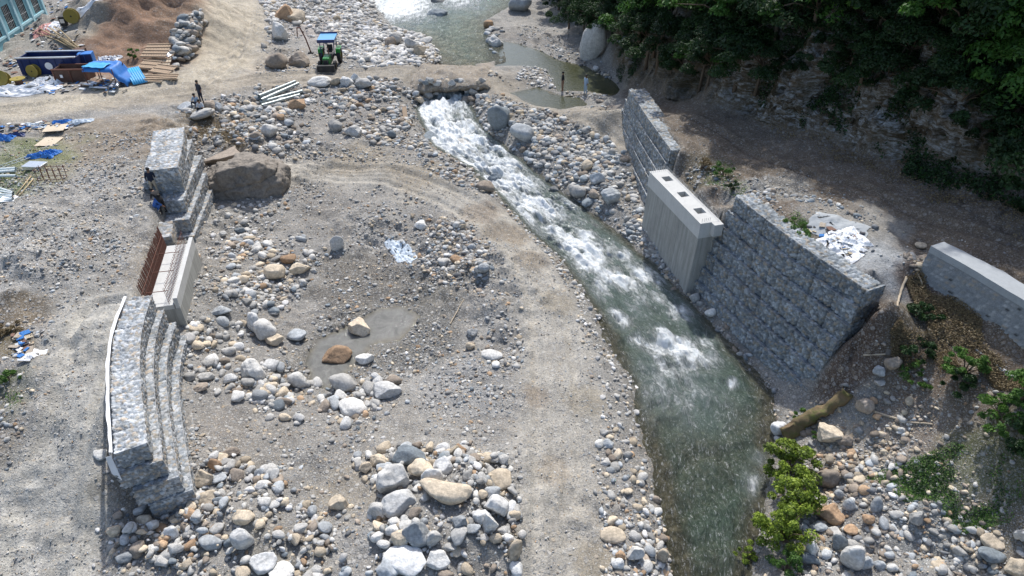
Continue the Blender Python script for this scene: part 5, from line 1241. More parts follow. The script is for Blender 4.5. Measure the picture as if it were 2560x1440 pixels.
for i, b in enumerate(BIGP[:NB]):
    x, y, z, s, c, ang, nm = b; key = (c, ang, i % 4)
    if key not in shapes:
        V, F = rockshape(3, 5000 + len(shapes), ang=11, rnd=16 if ang else 5, lo=.60 if ang else .74, noise=.03, c0=.05 if ang else .35); V = V * (1 + .12 * n3(V + len(shapes) * 7.7, 1.8, 4))[:, None]
        V = V / ((V.max(0) - V.min(0)) / 2) * .5; shapes[key] = npmesh('boulder', V, F, M[c], True)
    fl = rng.uniform(.6, 1.0)
    o = link('boulder', shapes[key], None, (x, y, z + s * .14), (rng.uniform(-.35, .35), rng.uniform(-.35, .35), rng.uniform(0, 6.28)), (s, s * rng.uniform(.6, .95), s * fl * .75))
    tag(o, '%s %s boulder %s' % (ADJ[c], 'angular' if ang else 'rounded', PLACE[nm]), 'boulder', '%s %s boulders %s' % (ADJ[c], 'angular' if ang else 'rounded', PLACE[nm]))
rest = BIGP[NB:]
if rest:
    S['x'].append(np.array([b[0] for b in rest])); S['y'].append(np.array([b[1] for b in rest])); S['z'].append(np.array([b[2] for b in rest])); S['s'].append(np.array([b[3] for b in rest]))
    S['c'].append(np.array([COLS[b[4]] for b in rest])); S['a'].append(np.array([b[5] for b in rest]))
def loose():
    x, y, z, s, a = [np.concatenate(S[k]) for k in ('x', 'y', 'z', 's', 'a')]; c = np.concatenate(S['c'])
    k = np.ones(len(x), bool)
    for (bx, by, bw) in hand_xy:
        if bw > .9: k &= ~((np.hypot(x - bx, y - by) < bw * .33) & (s > .15))
    x, y, z, s, a, c = x[k], y[k], z[k], s[k], a[k], c[k]; n = len(x); print('loose stones', n)
    c = c * rng.uniform(.62, 1.3, (n, 1)); app = s / np.sqrt(x * x + y * y + (CAMH - z) ** 2)
    Vs, Fs, Cs = [], [], []; base = 0
    lod = np.where(app > .016, 3, np.where(app > .0052, 2, 1))
    for L, TA, TR in ((1, T1, T1), (2, T2, T2r), (3, T3, T3r)):
        for ang, TT in ((True, TA), (False, TR)):
            ii = np.nonzero((lod == L) & (a == ang))[0]; ti = rng.integers(0, len(TT), len(ii))
            for t in range(len(TT)):
                jj = ii[ti == t]
                if not len(jj): continue
                V, F = TT[t]; m = len(jj)
                sc = s[jj, None] * .5 * np.stack([np.ones(m), rng.uniform(.6, .95, m), rng.uniform(.4, .75, m)], -1)
                P = V[None] * sc[:, None, :]
                ax, az = rng.uniform(-.4, .4, m), rng.uniform(0, 6.28, m)
                ca, sa = np.cos(ax)[:, None], np.sin(ax)[:, None]; Y = P[..., 1] * ca - P[..., 2] * sa; Z = P[..., 1] * sa + P[..., 2] * ca
                cz, sz = np.cos(az)[:, None], np.sin(az)[:, None]; X2 = P[..., 0] * cz - Y * sz; Y2 = P[..., 0] * sz + Y * cz
                Q = np.stack([X2 + x[jj, None], Y2 + y[jj, None], Z + (z[jj] + sc[:, 2] * .30)[:, None]], -1)
                Vs.append(Q.reshape(-1, 3)); Cs.append(np.repeat(c[jj], len(V), axis=0))
                Fs.append((F[None] + (base + np.arange(m) * len(V))[:, None, None]).reshape(-1, 3)); base += m * len(V)
    me = npmesh('gravel', np.concatenate(Vs), np.concatenate(Fs), M['stones'], True, np.concatenate(Cs))
    print('stone faces', len(me.polygons))
    tag(link('gravel', me), 'loose cobbles and gravel strewn over the river bed', 'gravel', None, 'stuff')
loose()

def outlet():
    k = 0
    def put(u, v, z, s_, c, ang=True):
        nonlocal k
        p = at(u, v, z); nm = '%s boulder of the stones lining the river outlet under the crossing' % ADJ[c]
        boulder(p[0], p[1], z - s_ * .45, s_, s_ * .8, s_ * .75, c, 'ang' if ang else 'rnd', 7000 + k, nm, '%s boulders lining the river outlet' % ADJ[c], sub=3); k += 1
    cs = ['mid', 'slate', 'pale', 'brown', 'mid', 'blue', 'tan']
    for i, u in enumerate(range(1052, 1216, 11)): put(u, 199 + 3 * math.sin(i * 2.1), 2.0 + .15 * math.sin(i), .45 + .35 * ((i * 7) % 5) / 5, cs[i % 7], i % 3 > 0)
    for i, (u, v, z, s_) in enumerate([(1078,212,1.5,1.0),(1088,225,1.0,.8),(1070,232,1.0,.9),(1060,218,1.4,.8),(1050,246,.9,.8),(1092,204,1.8,.9),(1172,214,1.5,1.1),(1168,232,.9,.8),(1184,224,1.3,.9),(1194,212,1.7,.8),(1180,244,.9,.8),(1164,203,1.8,.8),(1198,236,1.2,.7),(1040,230,1.3,.7)]): put(u, v, z, s_, cs[(i * 3 + 1) % 7], i % 2 == 0)
outlet()
# ------------------------------------------------------------------ vegetation
def leafcloud(cl, per, size, seed, droop=.0):
    """cl: list of (centre, radius) clumps; returns V,F,rnd of small folded leaves"""
    r = np.random.default_rng(seed); Vs = []; Rn = []
    C = np.array([c for c, _ in cl]); Rr = np.array([q for _, q in cl]); n = len(cl) * per
    ci = np.repeat(np.arange(len(cl)), per); d = r.normal(size=(n, 3)); d /= np.linalg.norm(d, axis=1)[:, None]
    d[:, 2] = np.abs(d[:, 2]) * 1.0 - .25
    P = C[ci] + d * (Rr[ci] * r.uniform(.45, 1.05, n) ** .6)[:, None] * (1, 1, .9)
    s = size * r.uniform(.55, 1.3, n)[:, None]
    a = r.normal(size=(n, 3)); nrm = d + (0, 0, .55) + r.normal(size=(n, 3)) * .75; nrm /= np.linalg.norm(nrm, axis=1)[:, None]
    a -= nrm * np.sum(a * nrm, 1)[:, None]; a /= np.linalg.norm(a, axis=1)[:, None]; b = np.cross(nrm, a)
    q = np.stack([P - a * s, P + b * s * .42 - nrm * s * .1, P + a * s - nrm * s * .25, P - b * s * .42 - nrm * s * .1], 1)
    rn = np.repeat(np.clip(.15 + .5 * r.random(n) + .3 * r.random(len(cl))[ci], 0, 1), 4)
    return q.reshape(-1, 3), np.arange(n * 4).reshape(n, 4), rn
def crown_mesh(name, seed, rad, hgt, nc, per, leaf, mat, flat=1.0, lean=0.0):
    r = np.random.default_rng(seed); cl = []
    for i in range(nc):
        a = r.uniform(0, 6.28); u = r.uniform(-.5, 1); rr = rad * math.sqrt(max(.05, 1 - u * u)) * r.uniform(.35, 1.1)
        cl.append(((rr * math.cos(a) + lean * u, rr * math.sin(a) - lean * .5 * u, hgt + rad * flat * u * .8), rad * r.uniform(.14, .34)))
    V, F, rn = leafcloud(cl, per, leaf, seed + 1)
    return npmesh(name, V, F, mat, False, None, {'rnd': rn}), cl
def trunk_mesh(name, cl, hgt, rad, seed, mat):
    r = random.Random(seed); mb = MB(); top = Vector((0, 0, hgt)); bend = Vector((r.uniform(-.3, .3), r.uniform(-.3, .3), 0))
    mb.tube([(0, 0, -.6), bend * .5 + Vector((0, 0, hgt * .4)), bend + top], rad, 7, rad * .5)
    for c, q in cl[::3]:
        c = Vector(c); m = (bend + top) * .6 + c * .4 + Vector((r.uniform(-.2, .2), r.uniform(-.2, .2), .1))
        mb.tube([bend * .8 + Vector((0, 0, hgt * .85)), m, c], rad * .35, 5, rad * .08)
    me = bpy.data.meshes.new(name); me.from_pydata([tuple(p) for p in mb.v], [], mb.f); me.materials.append(mat); me.polygons.foreach_set('use_smooth', [True] * len(me.polygons)); return me
TREES = []
for k in range(6):
    cm, cl = crown_mesh('crown', 40 + k, 1.9 + .2 * (k % 3), 1.9, 26, 240, .095, M['leaf_dark'] if k % 2 else M['leaf_bright'], .75, -.5)
    TREES.append((cm, trunk_mesh('trunk', cl, 1.7, .13, k, M['bark'])))
def tree(u, v, s, k, label, group, name='tree', up=0.0):
    g = G1(u, v); root = empty(name, g - Vector((0, 0, .2)), rng.uniform(0, 6.28), label, 'tree' if name == 'tree' else 'bush', group)
    root.scale = (s, s, s * rng.uniform(.85, 1.1)); cm, tm = TREES[k]
    o = link('crown', cm, root); o2 = link('trunk', tm, root)
    return root
# trees that stand out on the hillside
TL = [(1700,60,2.0,0,'bright leafy tree overhanging the hillside foot above the backwater'),(1600,110,1.5,2,'small bright tree low on the hillside left of the broad bright crown'),
 (1800,130,1.7,4,'bright leafy tree hanging over the dark gap in the middle of the hillside'),(1560,40,1.5,0,'light green tree at the upper left of the wooded hillside'),
 (2030,110,1.4,2,'mid-green tree with a clear light crown left of the pale rock outcrops\' top'),(1750,210,1.0,4,'small light bush-like tree hanging above the rock face beside the road'),
 (2420,110,2.0,2,'big layered light green tree at the upper right'),(2500,60,1.8,0,'bright tree crown touching the right picture edge near the top'),(2360,200,1.5,4,'layered green tree crown just above the dark hollow at the right'),
 (2500,220,1.5,0,'green tree crown at the right edge below the layered tree'),(2530,340,1.4,2,'dark green shrubby tree at the right edge above the road'),(1900,30,1.6,4,'mid-green tree high on the middle of the hillside'),
 (2150,30,1.6,0,'mid-green tree near the top edge above the rock outcrops')]
for u, v, s, k, lab in TL: tree(u, v, s, k, lab, None)
# the rest of the hillside wood
n = 0
pts = []
for _ in range(2500):
    u = rng.uniform(1390, 2700); v = rng.uniform(-60, 520)
    lim = np.interp(u, [1380, 1480, 1600, 1700, 1900, 2100, 2250, 2350, 2450, 2560, 2700], [60, 100, 170, 225, 215, 215, 290, 375, 450, 530, 580])
    if v > lim: continue
    g = G1(u, v)
    if any((g - q).length < 1.5 for q in pts): continue
    pts.append(g); dark = 1 + 2 * (len(pts) % 3)
    z3 = 'upper' if v < 120 else 'lower'; xx = 'left' if u < 1750 else ('middle' if u < 2150 else 'right')
    lab = 'dark leafy tree in the shaded %s %s part of the hillside wood' % (z3, xx)
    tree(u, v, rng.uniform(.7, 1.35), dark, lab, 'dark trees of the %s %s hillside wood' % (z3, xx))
    if len(pts) >= 150: break
# trees further along the ridge, seen from aside and shading the slope
def ridge():
    V0, F0, r0 = leafcloud([((0, 0, 2.2), 1.5), ((.9, .3, 1.8), 1.1), ((-.8, .2, 1.9), 1.1), ((0, -.8, 1.6), 1.0), ((.2, .8, 1.7), 1.1)], 60, .26, 5)
    Vs, Fs, Rs = [], [], []; b = 0
    cnt = 0
    for _ in range(6000):
        x, y = rng.uniform(4, 62), rng.uniform(8, 130)
        d, s_, _ = polyd(np.array([x]), np.array([y]), CLIFF); d = -d[0] * s_[0]
        if d < 7.5 or d > 34: continue
        cnt += 1
        if cnt > 620: break
        sc = rng.uniform(.8, 1.6); a = rng.uniform(0, 6.28); c, s = math.cos(a), math.sin(a)
        Q = V0 * sc; Q = np.stack([Q[:, 0] * c - Q[:, 1] * s + x, Q[:, 0] * s + Q[:, 1] * c + y, Q[:, 2] + H(x, y) - .4], -1)
        Vs.append(Q); Fs.append(F0 + b); Rs.append(r0); b += len(Q)
    me = npmesh('woodland', np.concatenate(Vs), np.concatenate(Fs), M['leaf_dark'], False, None, {'rnd': np.concatenate(Rs)})
    tag(link('woodland', me), 'dense dark woodland covering the upper hillside', 'woodland', None, 'stuff')
ridge()
def under(name, polys, n, size, mat, label, cat, up=.1, seed=1, drop=False):
    r = np.random.default_rng(seed); P = []
    for px, w_ in polys:
        g = ground([p[0] for p in px], [p[1] for p in px]); pg = [(p[0], p[1]) for p in g]; a = np.array(pg); k = int(n * w_); c = 0
        x = r.uniform(a[:, 0].min(), a[:, 0].max(), k * 4); y = r.uniform(a[:, 1].min(), a[:, 1].max(), k * 4)
        jx = x + 1.3 * fbm(x, y, .55, 3); jy = y + 1.3 * fbm(x + 40, y, .55, 3); m = inpoly(jx, jy, pg); x, y = x[m], y[m]; m = r.random(len(x)) < np.clip((fbm(x, y, .9, 3) + .5) * (1.8 if n > 50000 else 1.1) - (.35 if n > 50000 else .12), 0, 1); x, y = x[m][:k], y[m][:k]
        P.append(np.stack([x, y, H(x, y)], -1))
    P = np.concatenate(P); m = len(P); P[:, 2] += r.uniform(0, up, m)
    s = size * r.uniform(.5, 1.4, m)[:, None]; nrm = r.normal(size=(m, 3)) * .5 + (-.25, -.35, .8); nrm /= np.linalg.norm(nrm, axis=1)[:, None]
    a = r.normal(size=(m, 3)); a -= nrm * np.sum(a * nrm, 1)[:, None]; a /= np.linalg.norm(a, axis=1)[:, None]; b = np.cross(nrm, a)
    q = np.stack([P - a * s, P + b * s * .45, P + a * s, P - b * s * .45], 1).reshape(-1, 3)
    me = npmesh(name, q, np.arange(m * 4).reshape(m, 4), M[mat], False, None, {'rnd': np.repeat(r.random(m), 4)})
    return tag(link(name, me), label, cat, None, 'stuff')
HILLP = [(1385,-60),(1480,90),(1570,170),(1720,215),(1900,285),(2100,340),(2300,430),(2560,565),(2800,600),(2800,-60)]
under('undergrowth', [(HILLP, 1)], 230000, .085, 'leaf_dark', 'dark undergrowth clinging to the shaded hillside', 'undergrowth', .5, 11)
under('leaf_litter', [([(1700,240),(1950,350),(2300,480),(2560,620),(2560,480),(2250,330),(1900,230)], 1)], 14000, .05, 'leaf_dry', 'dry leaves and stems on the hillside foot', 'leaf litter', .2, 12)
under('green_weeds', [([(2190,1190),(2330,1150),(2480,1110),(2560,1120),(2560,1270),(2400,1290),(2260,1260)], 1)], 3500, .045, 'leaf_dark', 'olive green weeds mixed in the grassy slope', 'weeds', .15, 15)
under('grass', [([(2150,1200),(2330,1130),(2480,1100),(2600,1100),(2600,1290),(2400,1310),(2230,1280)], .62), ([(1940,545),(1990,530),(2060,600),(2060,640),(2010,620)], .1),
    ([(1740,420),(1800,400),(1860,440),(1850,500),(1790,500)], .08), ([(0,360),(90,350),(150,420),(60,480),(0,500)], .16), ([(0,950),(45,960),(40,1030),(0,1050)], .04)], 13000, .035, 'leaf_mid', 'short green grass patches', 'grass', .12, 13)
under('dry_grass', [([(2260,690),(2350,700),(2420,800),(2500,880),(2560,950),(2560,1010),(2400,900),(2300,800)], .5), ([(2180,840),(2300,780),(2400,920),(2300,960)], .3), ([(450,290),(560,300),(620,360),(560,380)], .2)], 26000, .04, 'leaf_dry', 'dry roots and withered grass on the slope', 'dry grass', .2, 14)
def bush(u, v, wd, ht, n, per, leaf, mat, label, seed, lift=0.0, cat='bush', group=None, elong=1.0):
    g = G1(u, v); root = empty('bush', g, 0, label, cat, group); r = np.random.default_rng(seed); cl = []
    for i in range(n):
        a = r.uniform(0, 6.28); rr = wd * math.sqrt(r.random()) * .8
        cl.append(((rr * math.cos(a), rr * math.sin(a) * elong, ht * r.uniform(.15, 1.05) * (1 - .4 * (rr / wd) ** 2)), wd * r.uniform(.10, .26)))
    V, F, rn = leafcloud(cl, per, leaf, seed); link('foliage', npmesh('foliage', V, F, M[mat], False, None, {'rnd': rn}), root)
    mb = MB()
    for c, q in cl[::2]: mb.tube([(0, 0, -.2), (c[0] * .4, c[1] * .4, c[2] * .6), c], .03, 5, .008)
    mb.build('stem', M['bark'], root, 0, True); return root
bush(1965,1190,1.15,1.5,44,130,.07,'leaf_lime','bright yellow-green bush at the top of the clump on the river bank',61)
bush(1975,1270,1.2,1.6,44,130,.07,'leaf_lime','bright yellow-green bush in the middle of the clump overhanging the water',62)
bush(1950,1350,1.2,1.5,44,130,.07,'leaf_lime','bright yellow-green bush at the lower end of the clump on the river bank',63)
bush(1965,1430,.8,1.0,18,130,.05,'leaf_mid','green bush at the picture\'s lower edge under the yellow-green clump',64)
bush(1860,1405,.55,.9,14,130,.05,'leaf_lime','small yellow-green spray leaning over the water beside the clump',65)
bush(2005,1050,.45,.5,9,90,.06,'leaf_mid','small green tuft growing at the mossy log\'s upper side',66)
bush(2040,1095,.4,.4,8,90,.05,'leaf_mid','green weeds growing below the mossy log',67)
bush(2310,800,.8,.7,16,110,.07,'leaf_dark','dark green weed clump under the mortared wall\'s footing',68)
bush(2290,890,.8,.6,16,110,.07,'leaf_dark','dark green weed clump in the middle of the brown slope',69)
bush(2290,960,.9,.6,14,110,.06,'leaf_mid','yellowish weed clump low on the brown slope',70)
bush(2410,935,1.0,.9,18,120,.07,'leaf_mid','bluish-green shrub beside the pale rock on the brown slope',71)
bush(2390,985,.8,.8,14,110,.07,'leaf_dark','dark shrub right below the bluish-green one',72)
bush(2500,1060,1.0,1.2,20,120,.08,'leaf_mid','tall green bush at the right edge above the grassy slope',73)
bush(2550,1130,1.1,1.3,20,120,.08,'leaf_dark','dark green bush at the right edge beside the grassy slope',74)
bush(2555,1010,1.0,1.3,18,120,.08,'leaf_mid','leafy bush at the right edge below the mortared wall',75)
bush(1990,585,.75,.5,20,120,.045,'leaf_mid','bright green creeping plant on the broad gabion wall\'s back edge',76,elong=1.3)
bush(2025,625,.5,.35,12,110,.045,'leaf_mid','green creeping plant trailing down beside the paper litter',77)
bush(1810,440,.8,.7,14,100,.06,'leaf_mid','leafy green weeds behind the concrete pier',78)
bush(1750,425,.7,.6,12,90,.06,'leaf_dry','reddish dry weeds behind the concrete pier',79)
bush(1830,480,.6,.4,10,90,.05,'leaf_dark','dark weeds on the stones behind the broad gabion wall',80)
bush(335,150,.7,.8,12,90,.08,'leaf_mid','light green plant between the blue tarpaulin and the panel stack',81)
bush(15,830,.8,.3,10,90,.06,'leaf_dry','brown bracken at the left edge',82)
bush(30,960,.6,.3,10,90,.05,'leaf_mid','green weeds at the left edge beside the white sticks',83)
bush(1470,60,1.2,1.4,18,90,.10,'leaf_dark','dark bush where the hillside meets the upstream sediment',84)
# mossy log at the river bank
def log(pts, r, label, moss=False, name='log'):
    P = [G1(u, v) for u, v in pts]; P = [p + Vector((0, 0, r * .7)) for p in P]; root = empty(name, P[0], 0, label, 'log', None, True)
    n = 40; Q = []
    for i in range(n + 1):
        t = i / n * (len(P) - 1); k = min(int(t), len(P) - 2); f = t - k; Q.append(P[k].lerp(P[k + 1], f))
    mb = MB(); mb.tube(Q, r, 14, r * .7)
    V = np.array(mb.v); F = mb.f; c = np.array(Q[n // 2])
    V += (np.stack([n3(V, 2.2, 4, .5, 1), n3(V, 2.2, 4, .5, 2), n3(V, 2.2, 4, .5, 3)], -1)) * .9 * r
    mb.v = [tuple(p) for p in V]; mb.build('stem', M['moss'] if moss else M['paleroot'], root, 0, True); return root, Q
def m_moss():
    s = NT('mossy bark'); n = s.noise(2.2, 6, .7, s.pos()); n2 = s.noise(14, 4, .7, s.pos())
    c = s.ramp(n, [(.35, (.24, .16, .10)), (.52, (.20, .16, .08)), (.68, (.13, .15, .04))]); c = s.mix(.4, c, n2, 'MULTIPLY')
    return s.fin(c, .9, s.bump(n2, .8, .05))
M['moss'] = m_moss()
lg, Q = log([(1955,1100),(2000,1070),(2060,1035),(2110,1000)], .34, 'thick mossy log lying across the river bank below the broad gabion wall', True)
lg2, _ = log([(1935,1140),(1960,1110)], .16, 'broken red-brown stump at the log\'s river end')
log([(2262,698),(2248,740),(2243,770)], .06, 'long bleached branch leaning on the slope beside the mortared wall')
log([(2290,690),(2310,735)], .035, 'forked bleached twig right of the long bleached branch')
log([(2150,905),(2210,895)], .05, 'short pale stick lying across the weedy slope')
log([(2260,1268),(2295,1262)], .035, 'reddish stick above the greenish split boulder')
log([(1125,815),(1160,752)], .035, 'straight pale pole lying on the gravel right of the puddle')
log([(1500,232),(1470,236),(1390,246)], .05, 'thin dead branch lying in the backwater')
log([(0,985),(20,940),(18,925)], .04, 'white stick leaning among weeds at the left edge')
log([(2180,1035),(2260,1060),(2330,1062)], .05, 'thin root trailing over the brown slope')

# ------------------------------------------------------------------ people
def person(base, heading, joints, colors, label, hair=True, cat='person'):
    """joints: dict of skeleton points in metres, x right, y forward, z up"""
    edges = [('pelvis','waist'),('waist','chest'),('chest','neck'),('neck','head'),('head','crown'),
             ('chest','shl'),('shl','ell'),('ell','hal'),('chest','shr'),('shr','elr'),('elr','har'),
             ('pelvis','hil'),('hil','knl'),('knl','anl'),('anl','tol'),('pelvis','hir'),('hir','knr'),('knr','anr'),('anr','tor')]
    rad = dict(pelvis=.145,waist=.13,chest=.155,neck=.055,head=.095,crown=.075,shl=.07,ell=.045,hal=.035,shr=.07,elr=.045,har=.035,hil=.10,knl=.062,anl=.042,tol=.04,hir=.10,knr=.062,anr=.042,tor=.04)
    names = list(rad); me = bpy.data.meshes.new('person'); me.from_pydata([joints[n] for n in names], [(names.index(a), names.index(b)) for a, b in edges], [])
    o = bpy.data.objects.new('tmp_person', me); COL.objects.link(o)
    sk = o.modifiers.new('skin', 'SKIN'); me.skin_vertices[0].data[0].use_root = True
    for i, n in enumerate(names): me.skin_vertices[0].data[i].radius = (rad[n] * (1.25 if n in ('chest', 'pelvis', 'waist') else 1), rad[n] * (.85 if n in ('chest', 'pelvis', 'waist') else 1))
    sb = o.modifiers.new('sub', 'SUBSURF'); sb.levels = 2
    dg = bpy.context.evaluated_depsgraph_get(); ev = bpy.data.meshes.new_from_object(o.evaluated_get(dg)); bpy.data.objects.remove(o)
    top, leg, skinc, shoe = colors
    ev.materials.clear()
    for m in (top, leg, skinc, shoe): ev.materials.append(M[m])
    J = {n: Vector(joints[n]) for n in names}
    def segd(p, a, b): 
        ab = b - a; t = max(0, min(1, (p - a).dot(ab) / ab.length_squared)); return (p - a - ab * t).length
    reg = [(('pelvis','waist'),0),(('waist','chest'),0),(('chest','shl'),0),(('chest','shr'),0),(('shl','ell'),0),(('shr','elr'),0),(('ell','hal'),2),(('elr','har'),2),(('neck','head'),2),(('head','crown'),2),
           (('hil','knl'),1),(('hir','knr'),1),(('knl','anl'),1),(('knr','anr'),1),(('pelvis','hil'),1),(('pelvis','hir'),1),(('anl','tol'),3),(('anr','tor'),3)]
    for f in ev.polygons:
        c = f.center; best = min(reg, key=lambda r_: segd(c, J[r_[0][0]], J[r_[0][1]]) / (rad[r_[0][0]] + rad[r_[0][1]])); f.material_index = best[1]; f.use_smooth = True
    ev.name = 'person'; root = link('person', ev, None, base, (0, 0, heading)); tag(root, label, cat)
    if hair:
        V, F = ICO[2]; hd = J['head'].lerp(J['crown'], .55); V = V * (.105, .115, .09) + np.array(hd) + (0, -.015, .04)
        link('hair', npmesh('hair', V, F, M['hair'], True), root)
    return root
STAND = dict(pelvis=(0,0,.95),waist=(0,.01,1.1),chest=(0,0,1.32),neck=(0,0,1.48),head=(0,.02,1.58),crown=(0,.02,1.68),shl=(-.19,0,1.40),ell=(-.26,-.03,1.13),hal=(-.24,.10,.90),shr=(.19,0,1.40),elr=(.26,-.03,1.13),har=(.24,.10,.90),
    hil=(-.10,0,.88),knl=(-.13,.02,.48),anl=(-.15,-.02,.08),tol=(-.16,.16,.04),hir=(.10,0,.88),knr=(.13,.02,.48),anr=(.15,-.02,.08),tor=(.16,.16,.04))
BEND = dict(STAND, waist=(0,.12,1.08),chest=(0,.30,1.22),neck=(0,.42,1.30),head=(0,.50,1.34),crown=(0,.58,1.40),shl=(-.18,.32,1.26),ell=(-.22,.42,1.0),hal=(-.15,.60,.82),shr=(.18,.32,1.26),elr=(.22,.42,1.0),har=(.15,.60,.82))
SIT = dict(pelvis=(0,0,.12),waist=(0,.02,.28),chest=(0,.08,.50),neck=(0,.12,.66),head=(0,.15,.76),crown=(0,.17,.86),shl=(-.18,.08,.58),ell=(-.25,.20,.36),hal=(-.12,.38,.34),shr=(.18,.08,.58),elr=(.25,.20,.36),har=(.12,.38,.34),
    hil=(-.10,.05,.10),knl=(-.15,.42,.38),anl=(-.14,.50,-.02),tol=(-.15,.66,-.05),hir=(.10,.05,.10),knr=(.15,.42,.38),anr=(.14,.50,-.02),tor=(.15,.66,-.05))
SQUAT = dict(SIT, pelvis=(0,0,.30),waist=(0,.08,.46),chest=(0,.22,.64),neck=(0,.32,.76),head=(0,.38,.84),crown=(0,.44,.93),shl=(-.18,.22,.70),ell=(-.24,.40,.46),hal=(-.12,.56,.22),shr=(.18,.22,.70),elr=(.24,.40,.46),har=(.12,.56,.22),
    hil=(-.10,.03,.28),knl=(-.18,.38,.48),anl=(-.15,.10,.08),tol=(-.16,.28,.04),hir=(.10,.03,.28),knr=(.18,.38,.48),anr=(.15,.10,.08),tor=(.16,.28,.04))
a_ = math.radians
def onz(u, v, z=None):
    if z is None: return G1(u, v)
    return Vector(tuple(at(u, v, z)))
bz = W([(492,262,3.35)])[0]
person(onz(494, 262, 3.2), a_(170), SIT, ('c_sky','c_dark','skin','c_black'), 'person in a light blue shirt sitting on the left of the road-side boulder')
person(onz(506, 258, 3.2), a_(150), STAND, ('c_dark','c_navy','skin','c_black'), 'person in dark clothes standing right behind the seated light blue shirt')
person(onz(505, 277, 3.15), a_(185), SIT, ('c_white','c_black','skin','c_black'), 'person in a white top and black trousers sitting lowest on the road-side boulder')
person(onz(391, 489, 3.42), a_(15), STAND, ('c_navy','c_khaki','skin','c_black'), 'person in a dark shirt and beige trousers standing on the short gabion wall')
person(onz(388, 530, 3.1), a_(-60), SQUAT, ('c_blue','c_blue','skin','c_black'), 'crouching person in blue working beside the gabion steps')
person(onz(412, 535, 2.9), a_(60), BEND, ('c_black','c_black','skin','c_black'), 'person in black bending over the gabion steps beside the crouching one')
person(onz(1406, 229, 1.12), a_(100), STAND, ('c_black','skin','skin','skin'), 'bare-legged person in a dark top wading at the backwater\'s stone bar')
person(onz(1463, 238, 1.22), a_(120), STAND, ('c_sky','c_sky','skin','c_khaki'), 'person in pale blue clothes standing in the backwater')

# ------------------------------------------------------------------ tractor on the crossing
def wheel(root, c, r, wd, nm='wheel'):
    R = Matrix.Rotation(math.pi / 2, 3, 'Y'); w_ = MB(); prof = [(r * .55, -wd/2), (r * .86, -wd/2), (r, -wd*.36), (r, wd*.36), (r * .86, wd/2), (r * .55, wd/2)]
    n = 28; V = []; F = []
    for i, (pr, z) in enumerate(prof):
        for k in range(n):
            t = 2 * math.pi * k / n; rr = pr * (1 + (.035 if (k % 2 and 1 < i < 4) else 0)); V.append(Vector(c) + R @ Vector((rr * math.cos(t), rr * math.sin(t), z)))
    for i in range(len(prof) - 1):
        for k in range(n): F.append((i*n+k, i*n+(k+1)%n, (i+1)*n+(k+1)%n, (i+1)*n+k))
    w_.add(V, F); o = w_.build(nm, M['black'], root)
    rm = MB(); rm.lathe([(r*.2, -wd*.3), (r*.56, -wd*.32), (r*.56, wd*.32), (r*.2, wd*.3)], c, R, 20); rm.build('rim', M['reel'], o); return o
def tractor():
    g = G1(822, 172); root = empty('tractor', g + Vector((0, .6, .0)), a_(4), 'small green tractor with a light blue roof parked on the dirt crossing', 'tractor')
    for s in (-1, 1):
        wheel(root, (s * .78, 1.1, .68), .68, .36); wheel(root, (s * .66, -1.05, .40), .40, .26)
        b = MB(); b.box((s * .78, 1.05, 1.32), (.42, 1.0, .06)); b.box((s * .78, .53, 1.1), (.42, .06, .42)); b.build('mudguard', M['green'], root, .02)
        b = MB(); b.box((s * .16, -1.72, .92), (.14, .04, .12)); b.build('headlight', M['glass'], root, .01)
    b = MB(); b.box((0, -1.0, .86), (.62, 1.35, .66), None, .88); b.build('hood', M['green'], root, .06)
    b = MB(); b.box((0, -1.69, .82), (.5, .04, .46)); b.build('grille', M['black'], root, .01)
    b = MB(); b.box((0, .2, .6), (.5, 2.6, .4)); b.box((0, -1.05, .40), (1.1, .14, .14)); b.box((0, 1.1, .68), (1.2, .2, .2)); b.build('chassis', M['black'], root, .02)
    b = MB(); b.box((0, -2.05, .45), (1.5, .35, .55)); b.box((-.45, -1.6, .5), (.1, .9, .12)); b.box((.45, -1.6, .5), (.1, .9, .12)); b.build('front_blade', M['black'], root, .03)
    b = MB(); b.box((0, .95, 1.05), (.5, .45, .12)); b.box((0, 1.18, 1.32), (.5, .1, .5)); b.build('seat', M['black'], root, .04)
    b = MB(); b.tube([(0, .1, 1.1), (0, .35, 1.4)], .03); b.tube([(.2 * math.cos(t), .36 + .1 * math.sin(t), 1.4 + .16 * math.sin(t)) for t in [k * math.pi / 8 for k in range(17)]], .018, 6); b.build('steering_wheel', M['black'], root)
    for sx in (-.62, .62):
        for y, h in ((-.15, 2.3), (1.45, 2.3)):
            b = MB(); b.tube([(sx * .9, y, 1.0), (sx, y, h)], .04, 6); b.build('roof_post', M['navy'], root)
    b = MB(); b.box((0, .65, 2.36), (1.5, 1.95, .10)); rf = b.build('roof', M['tractorblue'], root, .04)
    for y_, z_, h_ in ((1.68, 2.38, .3), (-.36, 2.28, .26)): b = MB(); b.box((0, y_, z_), (1.5, .1, h_)); b.build('roof_edge', M['navy'], rf, .02)
    b = MB(); b.tube([(.22, -.9, 1.1), (.22, -.9, 1.85)], .035, 8); b.build('exhaust', M['rustbar'], root)
tractor()
